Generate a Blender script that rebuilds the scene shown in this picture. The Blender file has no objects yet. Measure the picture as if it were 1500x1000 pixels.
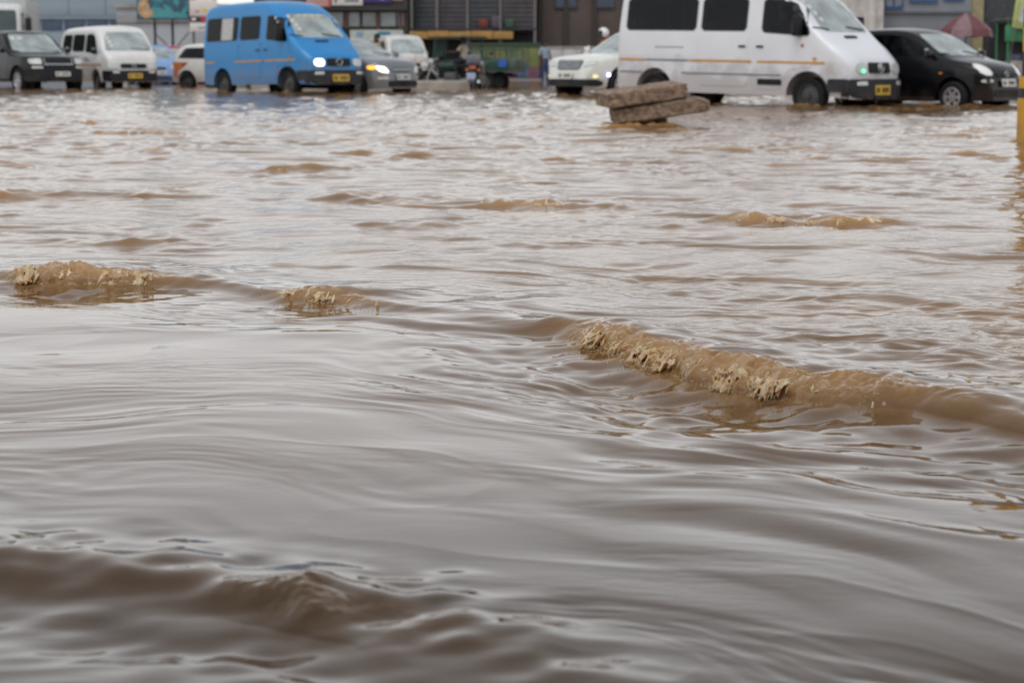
import bpy, bmesh, math, random
import numpy as np
from mathutils import Vector, Matrix
from mathutils.bvhtree import BVHTree

# ------------------------------------------------------------------ camera, sky, sun, exposure
scn = bpy.context.scene
COL = scn.collection
R = math.radians
CAM_H = 0.80
cam_d = bpy.data.cameras.new('camera')
cam = bpy.data.objects.new('camera', cam_d)
COL.objects.link(cam)
cam.location = (0, 0, CAM_H)
cam.rotation_euler = (R(90 - 8.0), 0, 0)
cam_d.sensor_width = 36.0
cam_d.lens = 70.0
cam_d.clip_start = 0.05
cam_d.clip_end = 3000
cam_d.dof.use_dof = True
cam_d.dof.focus_distance = 6.0
cam_d.dof.aperture_fstop = 6.0
scn.camera = cam

SUN_EL, SUN_AZ = 62.0, 200.0
world = bpy.data.worlds.new('World')
scn.world = world
world.use_nodes = True
wn = world.node_tree
wn.nodes.clear()
sky = wn.nodes.new('ShaderNodeTexSky')
sky.sky_type = 'NISHITA'
sky.sun_disc = False
sky.sun_elevation = R(SUN_EL)
sky.sun_rotation = R(SUN_AZ)
sky.air_density = 1.0
sky.dust_density = 1.0
sky.ozone_density = 1.0
hsv = wn.nodes.new('ShaderNodeHueSaturation')      # overcast: cloud takes most of the blue out
hsv.inputs['Saturation'].default_value = 0.12
bg = wn.nodes.new('ShaderNodeBackground')
bg.inputs['Strength'].default_value = 0.15
wo = wn.nodes.new('ShaderNodeOutputWorld')
wn.links.new(sky.outputs[0], hsv.inputs['Color'])
wn.links.new(hsv.outputs[0], bg.inputs[0])
wn.links.new(bg.outputs[0], wo.inputs[0])

sun_d = bpy.data.lights.new('sun', 'SUN')
sun_d.energy = 0.5
sun_d.angle = R(25)
sun_d.color = (1.0, 0.96, 0.9)
sun = bpy.data.objects.new('sun', sun_d)
COL.objects.link(sun)
# sky rotation is measured from +Y clockwise seen from above; the lamp shines along its -Z
az = R(SUN_AZ)
sdir = Vector((math.sin(az) * math.cos(R(SUN_EL)), math.cos(az) * math.cos(R(SUN_EL)), math.sin(R(SUN_EL))))
sun.rotation_euler = sdir.to_track_quat('Z', 'Y').to_euler()
sun.location = (0, 0, 40)

vs = scn.view_settings
vs.view_transform = 'Standard'
vs.look = 'None'
vs.gamma = 1.0
vs.use_curve_mapping = False
vs.exposure = 0.41
scn.cycles.max_bounces = 8
scn.cycles.transparent_max_bounces = 12
scn.cycles.sample_clamp_indirect = 4.0
scn.cycles.caustics_reflective = False
scn.cycles.caustics_refractive = False

# ------------------------------------------------------------------ materials
MATS = {}
def mat(name, col, rough=0.6, metal=0.0, var=0.12, scale=6.0, bump=0.0, bscale=40.0, coat=0.0, spec=0.5, dirt=None, emit=None, stretch=(1, 1, 1)):
    """procedural surface: base colour with noise variation, optional bump, optional mud splashed up from the ground"""
    if name in MATS: return MATS[name]
    m = bpy.data.materials.new(name); m.use_nodes = True
    nt = m.node_tree; b = nt.nodes['Principled BSDF']; L = nt.links
    tc = nt.nodes.new('ShaderNodeTexCoord')
    mp = nt.nodes.new('ShaderNodeMapping'); mp.inputs['Scale'].default_value = stretch
    L.new(tc.outputs['Object'], mp.inputs['Vector'])
    nz = nt.nodes.new('ShaderNodeTexNoise'); nz.inputs['Scale'].default_value = scale; nz.inputs['Detail'].default_value = 6
    L.new(mp.outputs[0], nz.inputs['Vector'])
    rp = nt.nodes.new('ShaderNodeMapRange')
    rp.inputs['From Min'].default_value = 0.3; rp.inputs['From Max'].default_value = 0.7
    rp.inputs['To Min'].default_value = 1 - var; rp.inputs['To Max'].default_value = 1 + var
    L.new(nz.outputs['Fac'], rp.inputs['Value'])
    mx = nt.nodes.new('ShaderNodeMix'); mx.data_type = 'RGBA'; mx.blend_type = 'MULTIPLY'
    mx.inputs['Factor'].default_value = 1.0
    mx.inputs['A'].default_value = (*col, 1)
    L.new(rp.outputs[0], mx.inputs['B'])
    out = mx.outputs['Result']
    if dirt:
        top, amount = dirt
        sp = nt.nodes.new('ShaderNodeSeparateXYZ'); L.new(tc.outputs['Object'], sp.inputs[0])
        n2 = nt.nodes.new('ShaderNodeTexNoise'); n2.inputs['Scale'].default_value = 3.5; n2.inputs['Detail'].default_value = 8
        L.new(tc.outputs['Object'], n2.inputs['Vector'])
        md = nt.nodes.new('ShaderNodeMath'); md.operation = 'MULTIPLY_ADD'
        L.new(n2.outputs['Fac'], md.inputs[0]); md.inputs[1].default_value = -1.1
        L.new(sp.outputs['Z'], md.inputs[2])
        r2 = nt.nodes.new('ShaderNodeMapRange')
        r2.inputs['From Min'].default_value = top - 0.75; r2.inputs['From Max'].default_value = top - 0.4
        r2.inputs['To Min'].default_value = amount; r2.inputs['To Max'].default_value = 0.0
        L.new(md.outputs[0], r2.inputs['Value'])
        m2 = nt.nodes.new('ShaderNodeMix'); m2.data_type = 'RGBA'
        L.new(r2.outputs[0], m2.inputs['Factor']); L.new(out, m2.inputs['A'])
        m2.inputs['B'].default_value = (0.19, 0.13, 0.085, 1)
        out = m2.outputs['Result']
    L.new(out, b.inputs['Base Color'])
    b.inputs['Roughness'].default_value = rough
    b.inputs['Metallic'].default_value = metal
    b.inputs['Specular IOR Level'].default_value = spec
    b.inputs['Coat Weight'].default_value = coat
    b.inputs['Coat Roughness'].default_value = 0.06
    if emit:
        b.inputs['Emission Color'].default_value = (*emit[0], 1); b.inputs['Emission Strength'].default_value = emit[1]
    if bump:
        n3 = nt.nodes.new('ShaderNodeTexNoise'); n3.inputs['Scale'].default_value = bscale; n3.inputs['Detail'].default_value = 8
        L.new(mp.outputs[0], n3.inputs['Vector'])
        bp = nt.nodes.new('ShaderNodeBump'); bp.inputs['Strength'].default_value = bump; bp.inputs['Distance'].default_value = 0.02
        L.new(n3.outputs['Fac'], bp.inputs['Height']); L.new(bp.outputs[0], b.inputs['Normal'])
    MATS[name] = m
    return m

def glass(name, tint, haze, hazecol=(0.5, 0.55, 0.55), ior=1.6):
    """wet, dusty car glass: see-through tint, a film of dust (for G_WIND mostly painted-in sky reflection) and a gloss"""
    if name in MATS: return MATS[name]
    m = bpy.data.materials.new(name); m.use_nodes = True
    nt = m.node_tree; nt.nodes.clear(); L = nt.links
    o = nt.nodes.new('ShaderNodeOutputMaterial')
    t = nt.nodes.new('ShaderNodeBsdfTransparent'); t.inputs[0].default_value = (*tint, 1)
    d = nt.nodes.new('ShaderNodeBsdfDiffuse'); d.inputs[0].default_value = (*hazecol, 1)
    g = nt.nodes.new('ShaderNodeBsdfGlossy'); g.inputs['Roughness'].default_value = 0.04
    fr = nt.nodes.new('ShaderNodeFresnel'); fr.inputs['IOR'].default_value = ior
    tc = nt.nodes.new('ShaderNodeTexCoord')
    nz = nt.nodes.new('ShaderNodeTexNoise'); nz.inputs['Scale'].default_value = 2.5; nz.inputs['Detail'].default_value = 5
    L.new(tc.outputs['Object'], nz.inputs['Vector'])
    mr = nt.nodes.new('ShaderNodeMapRange'); mr.inputs['From Min'].default_value = 0.3; mr.inputs['From Max'].default_value = 0.7
    mr.inputs['To Min'].default_value = haze * 0.6; mr.inputs['To Max'].default_value = min(1, haze * 1.4)
    L.new(nz.outputs['Fac'], mr.inputs['Value'])
    m1 = nt.nodes.new('ShaderNodeMixShader'); L.new(mr.outputs[0], m1.inputs[0]); L.new(t.outputs[0], m1.inputs[1]); L.new(d.outputs[0], m1.inputs[2])
    m2 = nt.nodes.new('ShaderNodeMixShader'); L.new(fr.outputs[0], m2.inputs[0]); L.new(m1.outputs[0], m2.inputs[1]); L.new(g.outputs[0], m2.inputs[2])
    L.new(m2.outputs[0], o.inputs[0])
    MATS[name] = m
    return m

# ------------------------------------------------------------------ object helpers
def tag(o, label=None, cat=None, group=None, kind=None):
    if label: o['label'] = label
    if cat: o['category'] = cat
    if group: o['group'] = group
    if kind: o['kind'] = kind
    return o

def thing(name, label, cat, loc=(0, 0, 0), rz=0.0, group=None, pitch=0.0):
    o = bpy.data.objects.new(name, None)
    COL.objects.link(o)
    o.empty_display_size = 0.2
    o.location = loc
    o.rotation_euler = (0, pitch, rz)
    return tag(o, label, cat, group, 'thing')

def link(name, me, m=None, parent=None, loc=None, rot=None):
    o = bpy.data.objects.new(name, me)
    COL.objects.link(o)
    if m is not None and not me.materials: me.materials.append(m)
    if parent: o.parent = parent
    if loc: o.location = loc
    if rot: o.rotation_euler = rot
    return o

def bm_mesh(bm, name, smooth=None):
    me = bpy.data.meshes.new(name)
    bmesh.ops.recalc_face_normals(bm, faces=bm.faces[:])
    bm.to_mesh(me); bm.free()
    if smooth is not None:
        me.polygons.foreach_set('use_smooth', [True] * len(me.polygons))
        me.set_sharp_from_angle(angle=R(smooth))
    return me

def bbox(bm, x0, y0, z0, x1, y1, z1, bev=0.0, M=None):
    r = bmesh.ops.create_cube(bm, size=1.0)
    vs_ = r['verts']
    for v in vs_:
        v.co = Vector(((x0 + x1) / 2 + v.co.x * (x1 - x0), (y0 + y1) / 2 + v.co.y * (y1 - y0), (z0 + z1) / 2 + v.co.z * (z1 - z0)))
    if bev > 0:
        es = list({e for v in vs_ for e in v.link_edges})
        r2 = bmesh.ops.bevel(bm, geom=es, offset=bev, segments=2, affect='EDGES', profile=0.5)
        vs_ = list({v for f in r2['faces'] for v in f.verts} | {v for v in vs_ if v.is_valid})
    if M is not None:
        for v in vs_: v.co = M @ v.co
    return bm

def box(name, x0, y0, z0, x1, y1, z1, m, parent=None, bev=0.0, smooth=40):
    bm = bmesh.new(); bbox(bm, x0, y0, z0, x1, y1, z1, bev)
    return link(name, bm_mesh(bm, name, smooth), m, parent)

def tube(bm, pts, r, seg=8, caps=True):
    """swept tube through points, r a number or a list"""
    pts = [Vector(p) for p in pts]
    rs = r if isinstance(r, (list, tuple)) else [r] * len(pts)
    rings = []
    up = Vector((0, 0, 1))
    for i, p in enumerate(pts):
        d = (pts[min(i + 1, len(pts) - 1)] - pts[max(i - 1, 0)]).normalized()
        a = d.cross(up)
        if a.length < 1e-3: a = d.cross(Vector((1, 0, 0)))
        a.normalize(); b = d.cross(a).normalized()
        rings.append([bm.verts.new(p + (a * math.cos(2 * math.pi * k / seg) + b * math.sin(2 * math.pi * k / seg)) * rs[i]) for k in range(seg)])
    for i in range(len(rings) - 1):
        for k in range(seg):
            bm.faces.new((rings[i][k], rings[i][(k + 1) % seg], rings[i + 1][(k + 1) % seg], rings[i + 1][k]))
    if caps:
        bm.faces.new(rings[0]); bm.faces.new(rings[-1][::-1])

def tubes(name, lst, m, parent=None, seg=8):
    bm = bmesh.new()
    for pts, r in lst: tube(bm, pts, r, seg)
    return link(name, bm_mesh(bm, name, 50), m, parent)

def lathe(prof, seg=28, axis='Y'):
    """closed profile (r, t) turned about an axis"""
    bm = bmesh.new(); rings = []
    for k in range(seg):
        a = 2 * math.pi * k / seg
        ring = []
        for (r, t) in prof:
            if axis == 'Y': co = (r * math.cos(a), t, r * math.sin(a))
            elif axis == 'X': co = (t, r * math.cos(a), r * math.sin(a))
            else: co = (r * math.cos(a), r * math.sin(a), t)
            ring.append(bm.verts.new(co))
        rings.append(ring)
    n = len(prof)
    for k in range(seg):
        for i in range(n - 1):
            bm.faces.new((rings[k][i], rings[k][i + 1], rings[(k + 1) % seg][i + 1], rings[(k + 1) % seg][i]))
    bmesh.ops.remove_doubles(bm, verts=bm.verts[:], dist=1e-5)
    return bm

# ------------------------------------------------------------------ numeric noise
def _hash(ix, iy, seed):
    h = (ix.astype(np.int64) * 374761393 + iy.astype(np.int64) * 668265263 + seed * 974634777) & 0xFFFFFFFF
    h = ((h ^ (h >> 13)) * 1274126177) & 0xFFFFFFFF
    return (h ^ (h >> 16)) & 0xFFFFFFFF

def gnoise(x, y, seed=0):
    """2D gradient noise, about -1..1"""
    x0 = np.floor(x); y0 = np.floor(y)
    fx = x - x0; fy = y - y0
    u = fx * fx * fx * (fx * (fx * 6 - 15) + 10); v = fy * fy * fy * (fy * (fy * 6 - 15) + 10)
    def g(ix, iy, dx, dy):
        a = _hash(ix, iy, seed).astype(np.float64) * (2 * np.pi / 4294967296.0)
        return np.cos(a) * dx + np.sin(a) * dy
    n00 = g(x0, y0, fx, fy); n10 = g(x0 + 1, y0, fx - 1, fy)
    n01 = g(x0, y0 + 1, fx, fy - 1); n11 = g(x0 + 1, y0 + 1, fx - 1, fy - 1)
    return 1.5 * ((n00 * (1 - u) + n10 * u) * (1 - v) + (n01 * (1 - u) + n11 * u) * v)

def sstep(a, b, x):
    t = np.clip((x - a) / (b - a), 0, 1)
    return t * t * (3 - 2 * t)

# ------------------------------------------------------------------ road bed under the flood
ROAD_Z = -0.13
bm = bmesh.new()
vv = [bm.verts.new(c) for c in ((-900, -300, ROAD_Z), (900, -300, ROAD_Z), (900, 1500, ROAD_Z), (-900, 1500, ROAD_Z))]
bm.faces.new(vv)
tag(link('road', bm_mesh(bm, 'road'), mat('asphalt', (0.05, 0.05, 0.052), 0.8, var=0.3, scale=2.0, bump=0.4)), kind='structure')

# ------------------------------------------------------------------ flood water: one sheet of moving water with standing waves
# each crest: list of (x, y, height, breaking 0..1), running so that the steep face looks toward the camera side
CRESTS = [
    dict(wb=0.36, wf=0.05, lean=0.5, silt_glow=1.0, pts=[(-3.2, 7.9, .008, 0), (-2.1, 7.60, .014, .0), (-1.90, 7.50, .024, .1), (-1.76, 7.40, .054, .9), (-1.57, 7.32, .060, 1), (-1.36, 7.30, .044, .7),
        (-1.15, 7.20, .030, .25), (-0.98, 7.07, .014, 0), (-0.86, 6.96, .016, .1), (-0.70, 6.80, .034, .75), (-0.50, 6.63, .030, .5), (-0.32, 6.47, .014, .0), (-0.02, 6.16, .010, .0), (0.14, 5.95, .018, .1), (0.22, 5.80, .034, .5),
        (0.31, 5.62, .045, .85), (0.43, 5.34, .050, 1), (0.56, 5.05, .057, 1), (0.70, 4.83, .054, 1), (0.83, 4.70, .050, .9), (0.94, 4.60, .044, .4), (1.04, 4.49, .044, .18), (1.14, 4.35, .040, .2), (1.24, 4.18, .038, .3), (1.6, 3.7, .03, .2), (2.4, 3.0, .01, 0)]),
    dict(wb=0.30, wf=0.06, lean=0.3, silt_glow=.8, pts=[(-0.35, 11.35, .004, 0), (-0.08, 11.12, .032, .7), (0.15, 11.0, .036, .9), (0.30, 10.95, .03, .7), (0.45, 10.85, .02, .1), (0.75, 10.7, .003, 0)]),
    dict(wb=0.30, wf=0.06, lean=0.3, silt_glow=.8, pts=[(0.95, 10.1, .004, 0), (1.17, 9.98, .045, 1), (1.30, 9.92, .04, .9), (1.42, 9.92, .02, .3), (1.58, 9.92, .036, .9), (1.75, 9.95, .028, .7), (2.05, 10.05, .003, 0)]),
    dict(wb=0.35, wf=0.09, lean=0.2, silt_glow=.7, pts=[(-3.6, 11.9, .012, 0), (-3.03, 11.85, .035, .3), (-2.86, 11.9, .03, .3), (-2.5, 12.0, .005, 0)]),
    dict(wb=0.35, wf=0.09, lean=0.2, silt_glow=.7, pts=[(-2.0, 14.6, .005, 0), (-1.75, 14.6, .028, .5), (-1.5, 14.7, .03, .4), (-1.34, 14.75, .022, .1), (-0.9, 14.8, .005, 0)]),
    dict(wb=0.30, wf=0.10, lean=0.2, silt_glow=.6, pts=[(-1.3, 11.7, .005, 0), (-0.92, 11.7, .028, 0), (-0.61, 11.8, .02, 0), (-0.25, 11.9, .0, 0)]),
    dict(wb=0.25, wf=0.09, lean=0.2, silt_glow=.5, pts=[(-1.05, 9.7, .003, 0), (-0.73, 9.75, .016, .0), (-0.5, 9.75, .02, .05), (-0.28, 9.65, .01, .0), (0.0, 9.5, .0, 0)]),
    dict(wb=0.25, wf=0.10, lean=0.2, silt_glow=.5, pts=[(0.4, 9.6, .0, 0), (0.69, 9.6, .018, 0), (0.86, 9.57, .02, 0), (1.02, 9.6, .01, 0), (1.3, 9.65, .0, 0)]),
    dict(wb=0.25, wf=0.10, lean=0.2, silt_glow=.4, pts=[(0.6, 5.5, .0, 0), (0.9, 5.40, .012, 0), (1.17, 5.24, .014, 0), (1.35, 5.05, .006, 0)]),
    dict(wb=0.22, wf=0.06, lean=0.3, silt_glow=.6, pts=[(-2.3, 8.9, .006, 0), (-1.9, 8.8, .02, .15), (-1.6, 8.75, .02, .2), (-1.2, 8.6, .01, .0), (-0.8, 8.4, .0, 0)]),
    dict(wb=0.16, wf=0.09, lean=0.25, silt_glow=1.0, pts=[(-1.5, 3.25, .01, 0), (-0.93, 3.16, .026, .1), (-0.75, 3.12, .026, .15), (-0.55, 3.04, .024, .15), (-0.42, 2.96, .026, .25), (-0.33, 2.90, .036, .4), (-0.22, 2.84, .042, .45), (-0.12, 2.74, .032, .35), (0.02, 2.58, .02, .2), (0.17, 2.38, .012, .0), (0.4, 2.1, .006, 0)]),
]
# wheels, slab and post that split the stream: x, y, size
WAKES = [(5.36, 35.98, .45), (2.77, 38.22, .35), (6.44, 37.24, .5), (8.34, 36.58, .35), (-5.57, 50.76, .5), (-7.53, 53.0, .4), (-4.2, 51.4, .4), (1.3, 46.9, .45), (1.66, 24.75, .38), (1.35, 24.7, .25), (5.10, 19.7, .22), (-13.3, 57.6, .4), (-2.9, 52.0, .4)]
def resample(pts, n_per=0.02):
    P = np.array(pts, float)
    # Catmull-Rom through the points
    out = []
    for i in range(len(P) - 1):
        p0 = P[max(i - 1, 0)]; p1 = P[i]; p2 = P[i + 1]; p3 = P[min(i + 2, len(P) - 1)]
        n = max(2, int(np.hypot(*(p2 - p1)[:2]) / n_per))
        for k in range(n):
            t = k / n
            out.append(0.5 * ((2 * p1) + (-p0 + p2) * t + (2 * p0 - 5 * p1 + 4 * p2 - p3) * t * t + (-p0 + 3 * p1 - 3 * p2 + p3) * t ** 3))
    out.append(P[-1])
    out = np.array(out)
    k = np.ones(9) / 9                        # round the bends off
    for _ in range(2):
        pad = np.concatenate([np.repeat(out[:1], 4, 0), out, np.repeat(out[-1:], 4, 0)])
        out = np.stack([np.convolve(pad[:, j], k, 'valid') for j in range(4)], 1)
    return out

for c in CRESTS: c['line'] = resample(c['pts'])

def crest_field(X, Y):
    """signed distance in front of each crest -> height, forward lean, breaking"""
    h = np.zeros_like(X); lx = np.zeros_like(X); ly = np.zeros_like(X); br = np.zeros_like(X)
    wig = gnoise(X * 6, Y * 6, 91) * 0.035 + gnoise(X * 15, Y * 15, 92) * 0.016
    rag = np.clip(0.8 + 0.75 * gnoise(X * 4.5, Y * 4.5, 93) + 0.35 * gnoise(X * 11, Y * 11, 94), 0.15, 1.5)
    for ci, c in enumerate(CRESTS):
        Lp = c['line']; mrg = 1.1
        sel = np.where((X > Lp[:, 0].min() - mrg) & (X < Lp[:, 0].max() + mrg) & (Y > Lp[:, 1].min() - mrg) & (Y < Lp[:, 1].max() + mrg))[0]
        if len(sel) == 0: continue
        tang = np.gradient(Lp[:, :2], axis=0); tang /= np.maximum(np.linalg.norm(tang, axis=1, keepdims=True), 1e-9)
        nrm = np.stack([tang[:, 1], -tang[:, 0]], 1)     # right of travel (+x) = toward the camera
        best = np.full(len(sel), 1e9); bi = np.zeros(len(sel), int)
        xs = X[sel]; ys = Y[sel]
        step = 3
        for j in range(0, len(Lp), step):
            d2 = (xs - Lp[j, 0]) ** 2 + (ys - Lp[j, 1]) ** 2
            k = d2 < best; best[k] = d2[k]; bi[k] = j
        arc = np.concatenate([[0], np.cumsum(np.linalg.norm(np.diff(Lp[:, :2], axis=0), axis=1))])
        sl = (xs - Lp[bi, 0]) * tang[bi, 0] + (ys - Lp[bi, 1]) * tang[bi, 1]
        along = np.abs(sl)
        for _ in range(2):                                   # slide to the foot of the perpendicular
            s_ = np.clip(arc[bi] + sl, 0, arc[-1]) if _ == 0 else np.clip(s_ + (xs - qx) * tx + (ys - qy) * ty, 0, arc[-1])
            qx = np.interp(s_, arc, Lp[:, 0]); qy = np.interp(s_, arc, Lp[:, 1])
            tx = np.interp(s_, arc, tang[:, 0]); ty = np.interp(s_, arc, tang[:, 1]); ln = np.hypot(tx, ty); tx /= ln; ty /= ln
        nx, ny = ty, -tx
        d = (xs - qx) * nx + (ys - qy) * ny
        a = np.maximum(np.interp(s_, arc, Lp[:, 2]), 0); b = np.clip(np.interp(s_, arc, Lp[:, 3]), 0, 1)
        ends = (bi == 0) | (bi >= len(Lp) - step)
        a = np.where(ends, a * np.exp(-(along / 0.1) ** 2), a)
        d = d + wig[sel] * (0.25 + b)
        wfr = a * 1.05 + 0.018 + (c['wf'] - 0.05) + 0.10 * np.exp(-a / 0.012)
        roll = np.sqrt(np.clip(1 - (np.clip(d, 0, None) / (wfr * 1.25)) ** 2, 0, 1))
        soft = np.exp(-(np.abs(d) / (wfr * 1.1)) ** 2)
        curl = np.clip((a - 0.03) / 0.03, 0, 1) * 0.8                       # tall parts roll over, low parts just slope
        prof = np.where(d < 0, np.exp(-(np.abs(d) / c['wb']) ** 1.7), roll * curl + soft * (1 - curl))
        trough = np.exp(-((d - 0.33) / 0.24) ** 2) * 0.62 if ci == 0 else np.exp(-((d - 0.24) / 0.17) ** 2) * 0.4
        a = a * (rag[sel] if ci > 0 else 0.55 + 0.45 * rag[sel])
        hh = a * (prof - trough)
        lean = np.where(d > 0, a * c['lean'] * 2.2 * prof * (1.15 - prof) * curl, a * c['lean'] * 0.33 * np.exp(-(d / 0.05) ** 2) * curl)
        h[sel] += hh
        lx[sel] += lean * nx; ly[sel] += lean * ny
        m = np.where(d < 0, np.exp(-(d / 0.05) ** 2), np.exp(-(d / (wfr * 1.5)) ** 2))
        br[sel] = np.maximum(br[sel], m * c['silt_glow'] * np.clip(0.30 * np.clip((a - .012) / 0.04, 0, 1) + 0.85 * b, 0, 1.2))
    return h, lx, ly, br

def behind_main(X, Y):
    """0 in the smooth glide in front of the long crest, 1 in the rough water behind it"""
    xs = np.array([-4, -2.1, -1.15, -0.24, 0.2, 0.56, 0.9, 1.23, 2.4, 6]); ysl = np.array([8.2, 7.55, 7.22, 6.42, 5.9, 5.0, 4.62, 4.16, 3.0, 2.0])
    return sstep(-0.1, 1.6, Y - np.interp(X, xs, ysl))

def water(X, Y):
    h, lx, ly, br = crest_field(X, Y)
    rough = behind_main(X, Y)
    far = sstep(9, 20, Y); vfar = sstep(25, 60, Y)
    # flow coordinates: ripples run long across the stream
    ca, sa = math.cos(R(20)), math.sin(R(20))
    wx = X + 0.35 * gnoise(X * 0.9, Y * 0.9, 1) + 0.08 * gnoise(X * 3, Y * 3, 2)
    wy = Y + 0.35 * gnoise(X * 0.9, Y * 0.9, 3) + 0.08 * gnoise(X * 3, Y * 3, 4)
    u = wx * ca - wy * sa; v = wx * sa + wy * ca
    patch = 0.55 + 0.75 * gnoise(X * 0.55, Y * 0.4, 7)          # calmer and rougher patches
    patch = np.clip(patch, 0.12, 1.6)
    cb, sb = math.cos(R(-32)), math.sin(R(-32)); u2 = wx * cb - wy * sb; v2 = wx * sb + wy * cb
    def m(lu, lv, s): return gnoise(u2 / lu + 7.7 * s, v2 / lv - 3.1 * s, s)
    cc, sc = math.cos(R(40)), math.sin(R(40)); u3 = wx * cc - wy * sc; v3 = wx * sc + wy * cc
    def n(lu, lv, s): return gnoise(u / lu + 17.3 * s, v / lv - 9.1 * s, s)
    def ridge(lu, lv, s): return (1 - np.abs(n(lu, lv, s)) * 1.6)
    swell = 0.012 * n(1.3, 0.62, 11) + 0.008 * n(0.7, 0.34, 12)
    mid = 0.011 * ridge(0.62, 0.30, 13) * (0.5 + 0.5 * n(1.1, 0.9, 14)) + 0.006 * n(0.36, 0.17, 15) + 0.005 * m(0.30, 0.16, 33)
    small = 0.0032 * n(0.17, 0.085, 16) + 0.0024 * m(0.15, 0.08, 34) + 0.0030 * ridge(0.24, 0.10, 17)
    fine = 0.0011 * n(0.085, 0.040, 18) + 0.0006 * n(0.045, 0.02, 19)
    # smooth long creases in the glide in front of the crest
    crease = ridge(0.95, 0.42, 21); crease = np.clip(crease, 0, 1) ** 5
    side = 0.45 + 0.55 * sstep(-0.5, 0.9, X + 0.25 * (Y - 4))
    glide = side * (0.008 * n(0.9, 0.45, 22) + 0.005 * n(0.5, 0.28, 23)) + 0.002 * side * crease + 0.0020 * n(0.20, 0.065, 24) * np.clip(n(0.8, 0.5, 25) + 0.3, 0, 1) \
        + 0.0007 * n(0.11, 0.034, 27) * np.clip(n(0.7, 0.4, 28) + 0.25, 0, 1)
    amp = (0.95 + 0.40 * far - 0.25 * vfar) * (0.6 + 0.4 * patch)
    chop = swell * (1 + 0.6 * far) + mid * amp * 1.2 + small * amp * patch * 1.15 + fine * patch * (1 - 0.5 * far)
    # folds: flat backs that mirror the sky, short faces turned to the viewer; bold on the right, thread-thin on the left
    def fold(lam, rise, s):
        q = v3 / lam + 1.1 * gnoise(u3 / 1.2, v3 / 0.7, s) + 0.4 * gnoise(u3 / .5, v3 / .3, s + 1)
        f = q - np.floor(q)
        saw = np.where(f < rise, sstep(0, rise, f), 1 - sstep(0, 1, (f - rise) / (1 - rise)))
        return saw * np.clip(gnoise(u3 / 0.8, v3 / 0.45, s + 2) * 1.4 + 0.25, 0, 1)
    right = sstep(-0.5, 0.5, X + 0.35 * (Y - 4.2)) * sstep(2.6, 3.3, Y)
    glide = glide + right * (0.014 * gnoise(u3 / .62, v3 / .30, 61) + 0.0065 * gnoise(u3 / .32, v3 / .17, 65) + 0.004 * fold(0.36, 0.34, 63)) + (1 - right) * (0.005 * gnoise(u3 / .8, v3 / .42, 71) + 0.0009 * fold(0.5, 0.16, 73))
    hh = glide * (1 - rough) + chop * rough
    # little toppling peaks far out
    pk = np.clip(n(0.60, 0.26, 31) - 0.34, 0, 1) * rough * (0.4 + far) * np.clip(n(2.3, 1.6, 32) + 0.45, 0, 1)
    hh += pk * 0.06
    wk = np.zeros_like(X)
    for (wx_, wy_, ws) in WAKES:
        k = np.where((np.abs(X - wx_) < 3 * ws) & (np.abs(Y - wy_) < 3 * ws))[0]
        if len(k):
            g = np.exp(-(((X[k] - wx_) / ws) ** 2 + ((Y[k] - wy_) / (ws * .8)) ** 2)); wk[k] = np.maximum(wk[k], g)
    wl = 0.5 + 0.9 * gnoise(X * 5, Y * 4, 81) + 0.6 * gnoise(X * 12, Y * 9, 82)
    hh += wk * wl * 0.085
    # broken water along the crests
    b = np.clip(br - 0.28, 0, 1.2)
    lump = gnoise(X * 22, Y * 22, 41) * 0.6 + gnoise(X * 45, Y * 45, 42) * 0.42 + gnoise(X * 90, Y * 90, 43) * 0.25
    hh += h + b * lump * 0.027
    lx = lx + b * 0.010 * gnoise(X * 30, Y * 30, 44); ly = ly + b * 0.010 * gnoise(X * 30, Y * 30, 45)
    hh *= 1 - 0.6 * sstep(60, 85, Y)
    # silt and air stirred up where the water breaks, plus painted-in light through thin crests
    aer_glow = np.clip(br * (0.75 + 0.25 * lump) + pk * 1.3 + np.clip(wk * wl, 0, 1) * 0.7 + rough * (0.14 + 0.2 * np.clip(n(0.9, 0.6, 51), 0, 1)), 0, 1)
    return X + lx, Y + ly, hh, aer_glow, np.clip(b * (0.20 + 1.1 * (gnoise(X * 38, Y * 38, 46) * .6 + gnoise(X * 85, Y * 85, 47) * .6) + 0.5 * lump) + np.clip(wk * (wl - .5), 0, .55), 0, 1), np.clip(0.12 + 0.5 * np.clip(gnoise(X * 1.6, Y * 1.3, 95), 0, 1), 0, 1) * (1 - rough) + rough

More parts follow.
